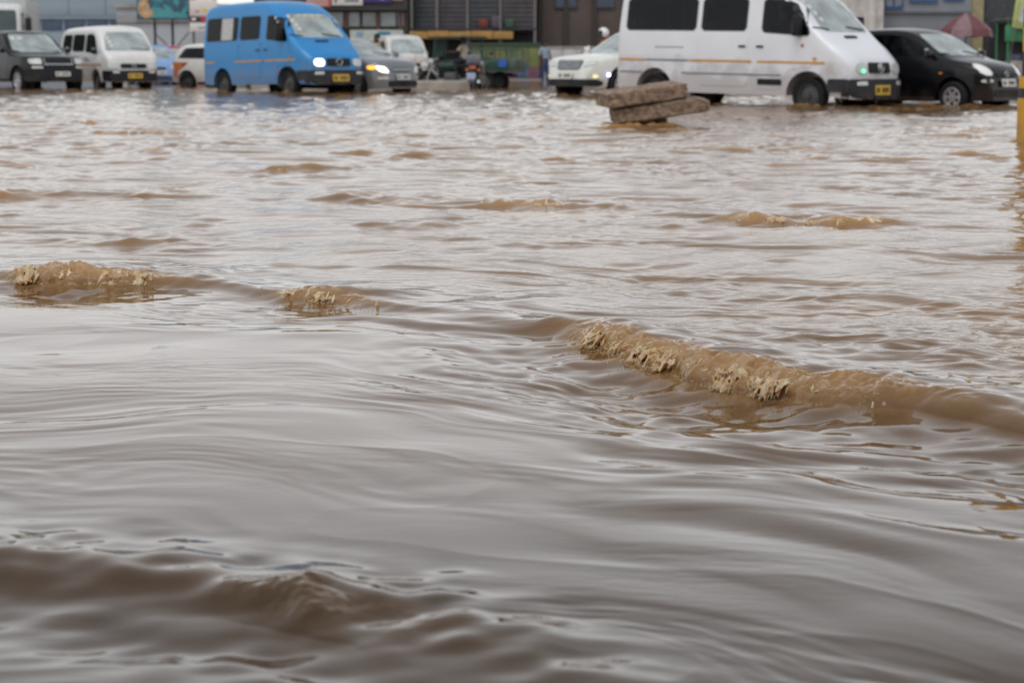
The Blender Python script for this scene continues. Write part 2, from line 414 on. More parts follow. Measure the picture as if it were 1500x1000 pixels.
def water_sheet():
    rows = []
    y = 1.2
    while y < 420:
        rows.append(y)
        k = 0.02 if y < 2.2 else 0.0021 if y < 4.1 else 0.0013 if y < 7.6 else 0.0022 if y < 9 else 0.0027 if y < 30 else 0.005 if y < 60 else 0.02 if y < 100 else 0.1
        y *= 1 + k
    rows = np.array(rows)
    t_in = np.tan(np.linspace(R(-17.5), R(17.5), 700))
    t_out = np.array([0.36, 0.42, 0.5, 0.6, 0.75, 1.0, 1.4, 2.0])
    ts = np.concatenate([-t_out[::-1], t_in, t_out])
    Yg, Tg = np.meshgrid(rows, ts, indexing='ij')
    X = (Yg * Tg).ravel(); Y = Yg.ravel()
    x, y, z, aer_glow, foam, rip = water(X, Y)
    n = len(X)
    co = np.empty((n, 3), np.float32); co[:, 0] = x; co[:, 1] = y; co[:, 2] = z
    nr, nc = Yg.shape
    i = np.arange((nr - 1) * nc).reshape(nr - 1, nc)[:, :-1].ravel()
    q = np.stack([i, i + 1, i + nc + 1, i + nc], 1).astype(np.int32)
    me = bpy.data.meshes.new('flood_water')
    me.vertices.add(n); me.vertices.foreach_set('co', co.ravel())
    me.loops.add(len(q) * 4); me.loops.foreach_set('vertex_index', q.ravel())
    me.polygons.add(len(q)); me.polygons.foreach_set('loop_start', np.arange(0, len(q) * 4, 4, dtype=np.int32))
    me.polygons.foreach_set('use_smooth', np.ones(len(q), bool))
    a = me.attributes.new('silt_glow', 'FLOAT', 'POINT'); a.data.foreach_set('value', aer_glow.astype(np.float32))
    a = me.attributes.new('froth', 'FLOAT', 'POINT'); a.data.foreach_set('value', foam.astype(np.float32))
    a = me.attributes.new('ripple', 'FLOAT', 'POINT'); a.data.foreach_set('value', rip.astype(np.float32))
    me.update()
    print('water verts', n)
    return me

def water_material():
    m = bpy.data.materials.new('muddy_water'); m.use_nodes = True
    nt = m.node_tree; b = nt.nodes['Principled BSDF']; L = nt.links
    geo = nt.nodes.new('ShaderNodeNewGeometry')
    at = nt.nodes.new('ShaderNodeAttribute'); at.attribute_name = 'silt_glow'
    fr = nt.nodes.new('ShaderNodeAttribute'); fr.attribute_name = 'froth'
    nz = nt.nodes.new('ShaderNodeTexNoise'); nz.inputs['Scale'].default_value = 1.7; nz.inputs['Detail'].default_value = 5
    L.new(geo.outputs['Position'], nz.inputs['Vector'])
    base = nt.nodes.new('ShaderNodeMix'); base.data_type = 'RGBA'
    base.inputs['A'].default_value = (0.135, 0.074, 0.033, 1); base.inputs['B'].default_value = (0.165, 0.095, 0.046, 1)
    L.new(nz.outputs['Fac'], base.inputs['Factor'])
    m1 = nt.nodes.new('ShaderNodeMix'); m1.data_type = 'RGBA'
    L.new(at.outputs['Fac'], m1.inputs['Factor']); L.new(base.outputs['Result'], m1.inputs['A'])
    m1.inputs['B'].default_value = (0.44, 0.245, 0.092, 1)  # amber also holds the glow of light passing through thin crests
    m2 = nt.nodes.new('ShaderNodeMix'); m2.data_type = 'RGBA'
    L.new(fr.outputs['Fac'], m2.inputs['Factor']); L.new(m1.outputs['Result'], m2.inputs['A'])
    m2.inputs['B'].default_value = (0.46, 0.34, 0.22, 1)
    L.new(m2.outputs['Result'], b.inputs['Base Color'])
    ra = nt.nodes.new('ShaderNodeAttribute'); ra.attribute_name = 'ripple'
    rs = nt.nodes.new('ShaderNodeMath'); rs.operation = 'MULTIPLY_ADD'; rs.inputs[1].default_value = 0.12; L.new(ra.outputs['Fac'], rs.inputs[0]); L.new(fr.outputs['Fac'], rs.inputs[2])
    rg = nt.nodes.new('ShaderNodeMapRange'); rg.inputs['To Min'].default_value = 0.035; rg.inputs['To Max'].default_value = 0.32
    L.new(rs.outputs[0], rg.inputs['Value']); L.new(rg.outputs[0], b.inputs['Roughness'])
    b.inputs['IOR'].default_value = 1.33
    # capillary ripples
    mp = nt.nodes.new('ShaderNodeMapping'); mp.inputs['Rotation'].default_value = (0, 0, R(12)); mp.inputs['Scale'].default_value = (1, 2.6, 1)
    L.new(geo.outputs['Position'], mp.inputs['Vector'])
    n2 = nt.nodes.new('ShaderNodeTexNoise'); n2.inputs['Scale'].default_value = 16; n2.inputs['Detail'].default_value = 3; n2.inputs['Distortion'].default_value = 0.4
    L.new(mp.outputs[0], n2.inputs['Vector'])
    bp = nt.nodes.new('ShaderNodeBump'); bp.inputs['Strength'].default_value = 0.10; bp.inputs['Distance'].default_value = 0.02
    rp = nt.nodes.new('ShaderNodeAttribute'); rp.attribute_name = 'ripple'
    mm = nt.nodes.new('ShaderNodeMath'); mm.operation = 'MULTIPLY'; L.new(rp.outputs['Fac'], mm.inputs[0]); L.new(n2.outputs['Fac'], mm.inputs[1])
    L.new(mm.outputs[0], bp.inputs['Height']); L.new(bp.outputs[0], b.inputs['Normal'])
    return m
WATER_MAT = water_material()
tag(link('flood_water', water_sheet(), WATER_MAT), kind='structure')

# ------------------------------------------------------------------ tumbling foam where the crests break
def foam_material():
    m = bpy.data.materials.new('muddy_foam'); m.use_nodes = True
    nt = m.node_tree; b = nt.nodes['Principled BSDF']; L = nt.links
    geo = nt.nodes.new('ShaderNodeNewGeometry')
    nz = nt.nodes.new('ShaderNodeTexNoise'); nz.inputs['Scale'].default_value = 30; nz.inputs['Detail'].default_value = 6
    L.new(geo.outputs['Position'], nz.inputs['Vector'])
    cr = nt.nodes.new('ShaderNodeValToRGB')
    cr.color_ramp.elements[0].position = 0.36; cr.color_ramp.elements[0].color = (0.47, 0.31, 0.155, 1)
    cr.color_ramp.elements[1].position = 0.68; cr.color_ramp.elements[1].color = (0.76, 0.62, 0.45, 1)
    L.new(nz.outputs['Fac'], cr.inputs[0]); L.new(cr.outputs[0], b.inputs['Base Color'])
    b.inputs['Roughness'].default_value = 0.16
    b.inputs['IOR'].default_value = 1.33
    b.inputs['Subsurface Weight'].default_value = 0.8
    b.inputs['Subsurface Radius'].default_value = (1.0, 0.55, 0.25)
    b.inputs['Subsurface Scale'].default_value = 0.02
    n2 = nt.nodes.new('ShaderNodeTexNoise'); n2.inputs['Scale'].default_value = 90; n2.inputs['Detail'].default_value = 4
    L.new(geo.outputs['Position'], n2.inputs['Vector'])
    bp = nt.nodes.new('ShaderNodeBump'); bp.inputs['Strength'].default_value = 0.25; bp.inputs['Distance'].default_value = 0.005
    L.new(n2.outputs['Fac'], bp.inputs['Height']); L.new(bp.outputs[0], b.inputs['Normal'])
    return m
FOAM_MAT = foam_material()

ICO = None
def ico_template():
    global ICO
    if ICO is None:
        b_ = bmesh.new(); bmesh.ops.create_icosphere(b_, subdivisions=2, radius=1.0)
        b_.verts.index_update()
        ICO = (np.array([v.co[:] for v in b_.verts]), np.array([[v.index for v in f.verts] for f in b_.faces])); b_.free()
    return ICO

def foam(label, crest, x0, x1, seed, rmin, rmax, dens, reach, vox):
    rng = np.random.default_rng(seed)
    Lp = CRESTS[crest]['line']; Lp = Lp[(Lp[:, 0] >= x0) & (Lp[:, 0] <= x1)]
    tang = np.gradient(Lp[:, :2], axis=0); tang /= np.linalg.norm(tang, axis=1, keepdims=True)
    nrm = np.stack([tang[:, 1], -tang[:, 0]], 1)
    seg = np.linalg.norm(np.diff(Lp[:, :2], axis=0), axis=1).sum()
    N = int(seg * dens)
    V, F = ico_template(); vs_, fs_ = [], []
    # ragged clumps: where along the crest the foam is thick or thin
    ph = rng.uniform(0, 20)
    for k in range(N):
        j = rng.integers(len(Lp))
        s = j / len(Lp)
        clump = 0.5 + 0.5 * math.sin(ph + s * seg * 13) * math.sin(ph * 1.7 + s * seg * 29)
        b = np.clip(Lp[j, 3], 0, 1) * min(1, 6 * s + .2, 6 * (1 - s) + .2)
        clump = clump ** 2.5
        if rng.random() > b * clump * 0.42: continue
        a = Lp[j, 2]
        t = rng.random() ** (0.55 + 0.6 * clump)
        wf_ = a * 1.05 + 0.018
        uu = 0.86 + t * (0.30 + 0.5 * clump)
        out = wf_ * uu * 1.02 + a * 0.16 * (1 - t)
        z = a * math.sqrt(max(0.0, 1 - (uu / 1.25) ** 2)) * rng.uniform(0.75, 1.1) * (0.8 + 0.35 * clump) - 0.001
        r = rmin + (rmax - rmin) * rng.random() ** 2.2
        if rng.random() < 0.03: z += rng.uniform(0.2, 0.6) * a * (1 - t); r *= 0.4
        p = np.array([Lp[j, 0] + nrm[j, 0] * out + rng.normal(0, .008), Lp[j, 1] + nrm[j, 1] * out + rng.normal(0, .008), max(z, -0.002)])
        if rng.random() < 0.10: p[2] = rng.uniform(0, .003); p[0] += nrm[j, 0] * rng.uniform(0, .10); p[1] += nrm[j, 1] * rng.uniform(0, .10); r *= .5
        # blobs drawn out along the fall of the water
        ax = np.array([nrm[j, 0], nrm[j, 1], -0.3 - 1.6 * t]) + rng.normal(0, .45, 3); ax /= np.linalg.norm(ax)
        o1 = np.cross(ax, [tang[j, 0], tang[j, 1], .3]); o1 /= np.linalg.norm(o1); o2 = np.cross(ax, o1)
        Q = np.stack([ax, o1, o2], 1)
        S = np.diag([r * rng.uniform(1.5, 4.0), r * rng.uniform(.35, .6), r * rng.uniform(.6, 1.2)])
        fs_.append(F + len(vs_) * len(V)); vs_.append((V @ (Q @ S).T) + p)
    if not vs_: return
    V2 = np.concatenate(vs_); F2 = np.concatenate(fs_)
    me = bpy.data.meshes.new('foam_raw'); me.from_pydata(V2.tolist(), [], F2.tolist())
    o = bpy.data.objects.new('foam_raw', me); COL.objects.link(o)
    md = o.modifiers.new('r', 'REMESH'); md.mode = 'VOXEL'; md.voxel_size = vox
    ms = o.modifiers.new('s', 'SMOOTH'); ms.factor = 0.5; ms.iterations = 5
    dg = bpy.context.evaluated_depsgraph_get()
    m2 = bpy.data.meshes.new_from_object(o.evaluated_get(dg), depsgraph=dg)
    bpy.data.objects.remove(o); bpy.data.meshes.remove(me)
    n = len(m2.vertices); co = np.empty(n * 3, np.float32); m2.vertices.foreach_get('co', co); co = co.reshape(-1, 3)
    f1 = gnoise(co[:, 0] * 60 + co[:, 2] * 50, co[:, 1] * 60 + co[:, 2] * 35, seed) * rmin * 0.25
    nn = np.empty(n * 3, np.float32); m2.vertices.foreach_get('normal', nn)
    co += nn.reshape(-1, 3) * f1[:, None]
    m2.vertices.foreach_set('co', co.ravel())
    m2.polygons.foreach_set('use_smooth', np.ones(len(m2.polygons), bool))
    # loose bubbles and spray
    B0 = bmesh.new(); bmesh.ops.create_icosphere(B0, subdivisions=1, radius=1.0); B0.verts.index_update()
    bV = np.array([v.co[:] for v in B0.verts]); bF = np.array([[v.index for v in f.verts] for f in B0.faces]); B0.free()
    nb = int(seg * dens * 0.9); pv, pf = [], []
    for k in range(nb):
        j = rng.integers(len(Lp)); b = np.clip(Lp[j, 3], 0, 1)
        s = j / len(Lp); clump = (0.5 + 0.5 * math.sin(ph + s * seg * 13) * math.sin(ph * 1.7 + s * seg * 29)) ** 2
        if rng.random() > b * 0.75 * clump: continue
        t = rng.random(); a = Lp[j, 2]
        wf_ = a * 1.05 + 0.018
        uu = 0.8 + 0.8 * t ** 1.3
        out = wf_ * uu * 1.12 + a * 0.2 * (1 - t)
        z = a * math.sqrt(max(0.0, 1 - (uu / 1.25) ** 2)) * rng.uniform(.9, 1.2) + (rng.exponential(.008) if rng.random() < .15 else 0)
        r = rmin * rng.uniform(.25, .6)
        p = np.array([Lp[j, 0] + nrm[j, 0] * out + rng.normal(0, .015), Lp[j, 1] + nrm[j, 1] * out + rng.normal(0, .015), z])
        pf.append(bF + n + len(pv) * len(bV)); pv.append(bV * r * np.array([1.3, 1.3, .8]) + p)
    if pv:
        fl = [list(p.vertices) for p in m2.polygons]
        m3 = bpy.data.meshes.new('wave_foam'); m3.from_pydata(co.tolist() + np.concatenate(pv).tolist(), [], fl + np.concatenate(pf).tolist())
        bpy.data.meshes.remove(m2); m2 = m3
        m2.polygons.foreach_set('use_smooth', np.ones(len(m2.polygons), bool))
    print('foam', label, len(m2.polygons))
    m2.materials.clear()
    m2.name = 'wave_foam'
    tag(link('wave_foam', m2, FOAM_MAT), label, 'foam', kind='stuff')

foam('thick brown foam tumbling down the long breaking crest', 0, 0.24, 0.90, 21, .0030, .0085, 6500, 0.10, 0.0026)
foam('heaped brown foam at the curling end of the crest', 0, -1.84, -1.28, 5, .0038, .0105, 5200, 0.10, 0.0032)
foam('thin strip of foam on the low middle of the crest', 0, -0.86, -0.40, 7, .0035, .009, 3600, 0.05, 0.0035)
foam('small ragged foam cap on a wave beyond the long crest', 1, -0.14, 0.40, 9, .006, .014, 1900, 0.06, 0.005)
foam('two lumped foam heads on one short wave', 2, 1.10, 1.88, 11, .006, .016, 2000, 0.07, 0.005)
foam('small foam cap on a far wave', 4, -1.85, -1.35, 13, .012, .022, 500, 0.06, 0.010)

# ------------------------------------------------------------------ far side: pavement, walls and shops
C_CONC = mat('concrete', (0.30, 0.285, 0.265), 0.85, var=0.25, scale=3, bump=0.3)
def pave(x0, x1, y0, y1, z1, nm):
    o = box(nm, x0, y0, ROAD_Z - .3, x1, y1, z1, mat('paving', (0.22, 0.20, 0.185), 0.8, var=0.25, scale=1.5, bump=0.3), bev=0.03)
    return tag(o, kind='structure')
pave(-60, 60, 84.5, 400, 0.06, 'pavement')

def building(name, label, x0, x1, y0, y1, z1, m, roofm=None):
    b = thing(name, label, 'building', ((x0 + x1) / 2, y0, 0.06))
    w = (x1 - x0) / 2
    box('wall', -w, 0, 0, w, y1 - y0, z1, m, b)
    box('roof', -w - .2, -.2, z1 + .002, w + .2, y1 - y0 + .2, z1 + .18, roofm or C_CONC, b)
    return b, (x0 + x1) / 2, y0
M_WARE = mat('cladding', (0.25, 0.30, 0.345), 0.6, var=0.1, scale=.6, stretch=(1, 1, 4))
M_WIN = mat('window_glass_far', (0.035, 0.055, 0.085), 0.12, var=0.3)
M_FRAMEB = mat('blue_frame', (0.03, 0.08, 0.20), 0.5)
M_DARK = mat('dark_metal', (0.025, 0.026, 0.03), 0.55)
M_GREYP = mat('grey_post', (0.13, 0.125, 0.12), 0.7)
M_WHITE = mat('white_paint_wall', (0.62, 0.62, 0.60), 0.7, var=0.12, scale=2)

# grey clad warehouse with a strip of windows
b, bx, by = building('warehouse', 'long grey clad warehouse with a low strip of blue windows', -46, -19.4, 104, 124, 4.6, M_WARE)
for i in range(14):
    x = -45.6 - bx + i * 1.9
    box('cladding_panel', x, -.05, 3.05, x + 1.86, -.002, 4.55, M_WARE, b, .006)
for i in range(22):
    x = -45.5 - bx + i * 1.18
    w_ = box('window', x, -.06, 2.32, x + 1.05, -.004, 2.86, M_FRAMEB, b)
    box('pane', x + .06, -.08, 2.38, x + .99, -.062, 2.80, M_WIN, w_)
box('ledge', -13.3, -.12, 2.9, 13.3, -.004, 3.0, M_WARE, b)

# pale store behind the hoarding legs
b, bx, by = building('store_shed', 'pale grey low shed behind the hoarding legs', -19.2, -11.0, 98, 108, 3.3, mat('pale_render', (0.40, 0.41, 0.43), 0.8, var=.12, scale=.8))
for i in range(3):
    x = -3.7 + i * 2.5
    d_ = box('door', x, -.05, .02, x + 1.9, -.003, 1.5, mat('dull_green_door', (0.10, .22, .20), .6), b)
    box('handle', x + 1.7, -.09, .8, x + 1.76, -.052, 1.0, M_DARK, d_)
box('plinth', -4.1, -.1, 0.01, 4.1, -.005, .012 + .3, C_CONC, b)
box('fascia', -4.1, -.12, 2.6, 4.1, -.006, 2.95, mat('grey_fascia', (0.28, .28, .28), .7), b)

# hoarding on steel legs with a printed picture
def print_mat(name, cols, scale, seed):
    m = bpy.data.materials.new(name); m.use_nodes = True
    nt = m.node_tree; b_ = nt.nodes['Principled BSDF']; L = nt.links
    tc = nt.nodes.new('ShaderNodeTexCoord'); mp = nt.nodes.new('ShaderNodeMapping'); mp.inputs['Location'].default_value = (seed, seed * .7, seed * 1.3)
    L.new(tc.outputs['Object'], mp.inputs[0])
    nz = nt.nodes.new('ShaderNodeTexNoise'); nz.inputs['Scale'].default_value = scale; nz.inputs['Detail'].default_value = 2; nz.inputs['Distortion'].default_value = 1.0
    L.new(mp.outputs[0], nz.inputs['Vector'])
    cr = nt.nodes.new('ShaderNodeValToRGB'); cr.color_ramp.interpolation = 'EASE'
    el = cr.color_ramp.elements
    el[0].position = .3; el[0].color = (*cols[0], 1); el[1].position = .7; el[1].color = (*cols[-1], 1)
    for k, c in enumerate(cols[1:-1]):
        e = el.new(.3 + .4 * (k + 1) / (len(cols) - 1)); e.color = (*c, 1)
    L.new(nz.outputs['Fac'], cr.inputs[0]); L.new(cr.outputs[0], b_.inputs['Base Color'])
    b_.inputs['Roughness'].default_value = .5
    return m
b = thing('billboard', 'teal and blue printed billboard raised on braced steel legs', 'billboard', (-13.85, 80, 0))
box('panel', -1.02, -.06, 2.42, 1.05, .06, 4.9, M_DARK, b)
box('poster', -.99, -.068, 2.47, 1.02, -.062, 4.85, print_mat('teal_print', [(.02, .10, .14), (.02, .22, .30), (.03, .06, .10), (.05, .30, .36), (.03, .15, .40)], 1.5, 3), b)
fg = mat('tan_print', (0.42, 0.28, 0.15), .5, var=.5, scale=4)
bm = bmesh.new()
for (x, z, rx, rz) in ((-.70, 3.30, .17, .26), (-.74, 2.88, .24, .30), (-.62, 2.68, .26, .20)):
    c = [bm.verts.new((x + rx * math.cos(a), -.074 - .001 * len(bm.faces), z + rz * math.sin(a))) for a in [k * math.pi / 12 for k in range(24)]]
    bm.faces.new(c)
link('printed_figure', bm_mesh(bm, 'fig'), fg, b)
bm = bmesh.new(); c = [bm.verts.new(p_) for p_ in ((-.45, -.072, 2.50), (1.0, -.072, 2.50), (1.0, -.072, 2.62), (-.4, -.072, 2.95))]; bm.faces.new(c)
link('printed_band', bm_mesh(bm, 'band'), mat('teal_band', (.06, .28, .30), .5), b)
box('catwalk', -1.02, -.35, 2.30, 1.05, -.02, 2.36, mat('rust_steel', (.10, .085, .07), .7), b)
for x in (-.34, .36): tubes('leg', [([(x, .08, ROAD_Z), (x, .08, 2.42)], .055)], mat('blue_steel', (.03, .05, .10), .5), b)
tubes('brace', [([(-.34, .08, 1.9), (.36, .08, 1.2)], .022), ([(.36, .08, 1.2), (1.02, .08, 1.95)], .022)], M_DARK, b)
box('lamp_arm', .55, -.9, 2.3, .60, -.02, 2.34, M_DARK, b)

# stacked sign tower
b = thing('sign_tower', 'stack of white, black and orange shop sign panels on a post', 'sign', (-12.1, 79, 0))
for x in (-.4, .4): tubes('post', [([(x, .1, ROAD_Z), (x, .1, 3.9)], .05)], M_GREYP, b)
M_SIGNW = mat('sign_white', (.62, .60, .56), .5, var=.06)
for (z0, z1, m_) in ((3.20, 3.85, mat('sign_orange', (.50, .13, .04), .5)), (2.56, 3.17, M_SIGNW), (2.32, 2.53, M_DARK), (1.95, 2.29, M_SIGNW)):
    box('sign_panel', -.52, -.04, z0, .56, .04, z1, m_, b, .01)
box('red_mark', -.08, -.05, 2.36, .16, -.043, 2.50, mat('sign_red', (.55, .02, .03), .5), b)
box('white_mark', -.44, -.05, 2.37, -.28, -.043, 2.49, M_SIGNW, b)
for (x, z, w_, h_, c_) in ((-.3, 2.7, .18, .06, (.5, .12, .08)), (-.02, 2.72, .2, .12, (.6, .5, .1)), (.25, 2.7, .2, .05, (.5, .2, .1)), (-.2, 2.08, .5, .05, (.2, .2, .4))):
    box('printed_mark', x, -.05, z, x + w_, -.043, z + h_, mat('mk%.2f' % x, c_, .5), b)
box('planter', -.3, -.2, ROAD_Z, .4, .3, .5, mat('planter_blue', (.08, .10, .30), .6), b, .03)

# shop with brown frames under a row of signs
M_BROWN = mat('brown_render', (.075, .060, .058), .8, var=.25, scale=1.2)
b, bx, by = building('shop', 'dark brown shop front with pale window panes', -11.0, -4.45, 86, 96, 4.2, M_BROWN)
box('fascia', -3.27, -.5, 2.88, 3.27, -.003, 3.08, M_DARK, b)
for i, (x0, x1) in enumerate(((-6.95, -6.5), (-6.35, -5.8), (-5.6, -4.95), (-4.88, -4.62), (-8.1, -7.2), (-9.3, -8.3), (-10.6, -9.5))):
    f_ = box('window', x0 - bx - .06, -.10, 2.16, x1 - bx + .06, -.004, 2.84, M_BROWN, b)
    box('pane', x0 - bx, -.12, 2.22, x1 - bx, -.102, 2.80, mat('pale_pane', (.24, .27, .28), .2, var=.25, scale=2), f_)
for x in (-7.05, -5.7, -4.75): box('column', x - bx - .07, -.22, 0.01, x - bx + .07, -.105, 2.88, mat('red_brown_post', (.10, .045, .035), .7), b)
box('painted_base', -1.2, -.30, .01, 3.1, -.22, 2.06, mat('pale_green_wall', (.42, .47, .43), .8, var=.2, scale=1.4), b)
for (x, w_, c_) in ((-.9, .5, (.5, .42, .42)), (.2, .35, (.18, .30, .20)), (1.1, .3, (.2, .3, .45)), (2.0, .55, (.04, .18, .28))):
    box('painted_mark', x, -.306, 1.75, x + w_, -.301, 1.98, mat('bm%.1f' % x, c_, .8), b)
def sign(label, x0, x1, z0, z1, y, m_, marks=()):
    s = thing('sign_board', label, 'sign', ((x0 + x1) / 2, y, z0), group='shop signs over the brown shop')
    w = (x1 - x0) / 2
    box('panel', -w, -.08, 0, w, 0, z1 - z0, m_, s, .012)
    for (mx, mz, mw, mh, mm) in marks: box('lettering', mx, -.09, mz, mx + mw, -.083, mz + mh, mm, s)
    return s
NAVY = mat('navy_print', (.03, .05, .14), .5)
sign('faded pink shop sign with a red edge', -8.7, -7.66, 3.09, 4.0, 85.48, mat('pink_sign', (.50, .30, .29), .6), ((.42, .02, .08, .85, mat('sign_red', (.5, .02, .03))),))
sign('white shop sign with a row of dark blue lettering', -7.62, -6.32, 3.14, 3.95, 85.48, M_SIGNW, [(-.52, .1, .08, .3, NAVY)] + [(-.1 + .085 * i, .14, .05 + .02 * (i % 2), .10 + .03 * (i % 3 == 0), NAVY) for i in range(7)])
sign('purple shop sign beside the white one', -6.28, -5.1, 3.26, 3.95, 85.48, mat('purple_sign', (.055, .035, .17), .5), ((.1, .1, .2, .12, mat('lilac', (.2, .25, .5))),))
sign('small tan shop sign at the end of the purple one', -5.06, -4.6, 3.34, 3.9, 85.48, mat('tan_sign', (.30, .25, .19), .5))

# shuttered arcade with posts and ochre fascia
b, bx, by = building('arcade', 'dark shuttered arcade with grey posts and an ochre fascia', -4.40, 1.05, 87, 97, 4.3, mat('sooty_wall', (.022, .022, .026), .8, var=.3))
for i, (x0, x1) in enumerate(((-4.2, -3.3), (-3.1, -2.0), (-1.8, -.6), (-.4, .95))):
    s_ = box('shutter', x0 - bx, -.06, 1.95, x1 - bx, -.004, 3.6, mat('shutter%d' % (i % 2), (.050 + .012 * (i % 2), .054, .062), .6, var=.25, scale=2), b)
    for k in range(8): box('slat', x0 - bx + .03, -.085, 2.0 + .2 * k, x1 - bx - .03, -.062, 2.17 + .2 * k, MATS['shutter%d' % (i % 2)], s_, .01)
for x in (-4.28, -3.2, -1.9, -.5, .98): box('post', x - bx - .06, -1.02, .01, x - bx + .06, -.90, 4.2, M_GREYP, b)
for i, (x0, x1) in enumerate(((-4.38, -3.62), (-3.6, -2.7), (-2.68, -1.75), (-1.73, -.82), (-.80, .05))):
    box('fascia_board', x0 - bx, -1.16, 1.68, x1 - bx, -1.04, 2.00 + .02 * (i % 2), mat('ochre%d' % (i % 2), (.33 + .04 * (i % 2), .20, .055), .7, var=.2, scale=4), b, .01)
box('soffit', -2.7, -1.02, 2.06, 2.7, -.1, 2.12, M_DARK, b)
for i in range(3): box('goods', .75 + .55 * i - .5, -.7, 2.15, 1.15 + .55 * i - .5, -.3, 2.55 + .1 * (i % 2), mat('goods%d' % i, ((.16, .04, .03), (.10, .08, .11), (.05, .09, .06))[i], .8), b, .05)

# green painted hoarding in front of the arcade
b = thing('painted_fence', 'yellow green board fence with red and blue painted foot', 'fence', (-1.0, 85.0, 0.06))
for i in range(5, 11):
    x = -3.2 + .49 * i
    p_ = box('board', x, -.03, .02, x + .475, .03, 1.34, mat('lime%d' % (i % 3), ((.105, .125, .05), (.13, .15, .05), (.085, .115, .055))[i % 3], .7, var=.2, scale=3), b, .008)
    c_ = ((.12, .06, .075), (.06, .085, .15), (.13, .055, .08), (.08, .065, .11))[i % 4]
    box('painted_foot', x, -.036, .03, x + .475, -.032, .50 + .12 * (i % 2), mat('foot%d' % (i % 4), c_, .7, var=.4, scale=5), p_)
box('rail', -.78, -.07, 1.345, 2.22, .05, 1.52, mat('fence_green', (.025, .055, .03), .7), b)

# brown block with dark pilasters, white wall at its foot
b, bx, by = building('brown_block', 'plain brown rendered block with dark upright grooves', 1.1, 12.4, 88, 100, 4.4, mat('brown_block', (.088, .066, .058), .85, var=.22, scale=.9))
for x in (1.25, 2.35, 3.6, 4.9, 6.2, 7.6, 9.0, 10.4, 11.8):
    box('pilaster', x - bx - .09, -.14, .01, x - bx + .09, -.004, 4.3, mat('pilaster', (.045, .036, .034), .85), b)
for i in range(6):
    f_ = box('window', -4.9 + 1.65 * i, -.07, 3.0, -3.9 + 1.65 * i, -.005, 4.0, M_DARK, b)
    box('pane', -4.84 + 1.65 * i, -.09, 3.06, -3.96 + 1.65 * i, -.072, 3.94, M_WIN, f_)
b = thing('low_wall', 'low whitewashed wall at the foot of the brown block', 'wall', (3.4, 85.6, .06))
for i in range(5): box('panel', -2.15 + .9 * i, -.08, 0, -1.27 + .9 * i, .08, 1.28, mat('whitewash', (.42, .42, .43), .8, var=.25, scale=2), b, .01)
box('coping', -2.2, -.12, 1.285, 2.4, .12, 1.36, C_CONC, b, .015)

# right-hand side
b, bx, by = building('stained_block', 'stained white corner block', 11.6, 14.55, 79, 90, 4.2, mat('stained_white', (.50, .48, .46), .85, var=.35, scale=1.4))
for x in (-1.2, -.1, 1.0): box('pilaster', x - .12, -.1, .01, x + .14, -.004, 4.1, mat('stained_white', (.5, .5, .5)), b)
b, bx, by = building('blue_window_house', 'grey rendered house with blue framed windows', 14.62, 18.2, 80, 92, 4.6, mat('blue_grey_render', (.20, .215, .245), .85, var=.15, scale=.8))
for (x0, x1, z0) in ((14.72, 15.5, 2.76), (15.75, 16.85, 3.02), (17.1, 17.9, 3.1)):
    f_ = box('window', x0 - bx, -.08, z0, x1 - bx, -.004, 4.4, M_FRAMEB, b)
    mid = (x0 + x1) / 2
    for (p0, p1) in ((x0 + .09, mid - .05), (mid + .05, x1 - .09)): box('pane', p0 - bx, -.10, z0 + .14, p1 - bx, -.082, 4.3, mat('grey_pane', (.19, .21, .24), .25, var=.3), f_)
box('ledge', -1.79, -.14, 2.62, 1.79, -.005, 2.70, mat('ledge_grey', (.13, .14, .16), .8), b)
b, bx, by = building('yellow_pillar_shop', 'shop with a faded yellow corner pillar and dark doorway', 18.25, 23.5, 80.5, 92, 4.2, mat('dim_wall', (.055, .06, .065), .85, var=.3))
box('pillar', -2.61, -.25, .01, -2.12, -.004, 4.1, mat('faded_yellow', (.34, .29, .17), .8, var=.2), b)
d_ = box('door', -1.8, -.05, .02, -.6, -.004, 2.3, M_DARK, b); box('handle', -.75, -.09, 1.0, -.69, -.052, 1.2, M_GREYP, d_)
f_ = box('window', .1, -.06, .9, 1.9, -.004, 2.4, M_GREYP, b); box('pane', .18, -.08, .98, 1.82, -.062, 2.32, M_WIN, f_)

# market stall with green fascia, banners
b = thing('market_stall', 'market stall with a wide green fascia board', 'stall', (20.35, 78, ROAD_Z))
M_GREEN = mat('stall_green', (.045, .22, .105), .6, var=.15)
for x in (-1.35, .1, 1.6): tubes('post', [([(x, -.9, 0), (x, -.9, 2.5)], .05), ([(x, .9, 0), (x, .9, 2.6)], .05)], M_GREEN, b)
box('fascia', -1.5, -1.02, 1.68, 1.8, -.96, 2.28, M_GREEN, b, .01)
box('roof', -1.5, -1.0, 2.50, 1.8, 1.1, 2.56, mat('tin_roof', (.20, .19, .18), .5, metal=.3), b)
box('counter', -1.3, -.8, .12, 1.6, -.2, .95, mat('counter', (.30, .27, .24), .7, var=.3), b, .01)
box('back_panel', -1.35, .86, .1, 1.6, .9, 2.4, M_DARK, b)
for i in range(5): box('goods', -1.2 + .55 * i, -.7, .955, -.8 + .55 * i, -.4, 1.2 + .07 * (i % 3), mat('stall_goods%d' % (i % 3), ((.08, .10, .16), (.20, .12, .05), (.06, .14, .08))[i % 3], .7), b, .03)
s = thing('banner', 'pale yellow green banner tilted above the stall fascia', 'banner', (19.55, 76.7, 2.0), group=None); s.rotation_euler = (0, R(8), 0)
box('cloth', -.55, -.02, 0, .55, .02, 1.1, mat('banner_print', (.38, .42, .16), .7, var=.35, scale=3), s, .01)
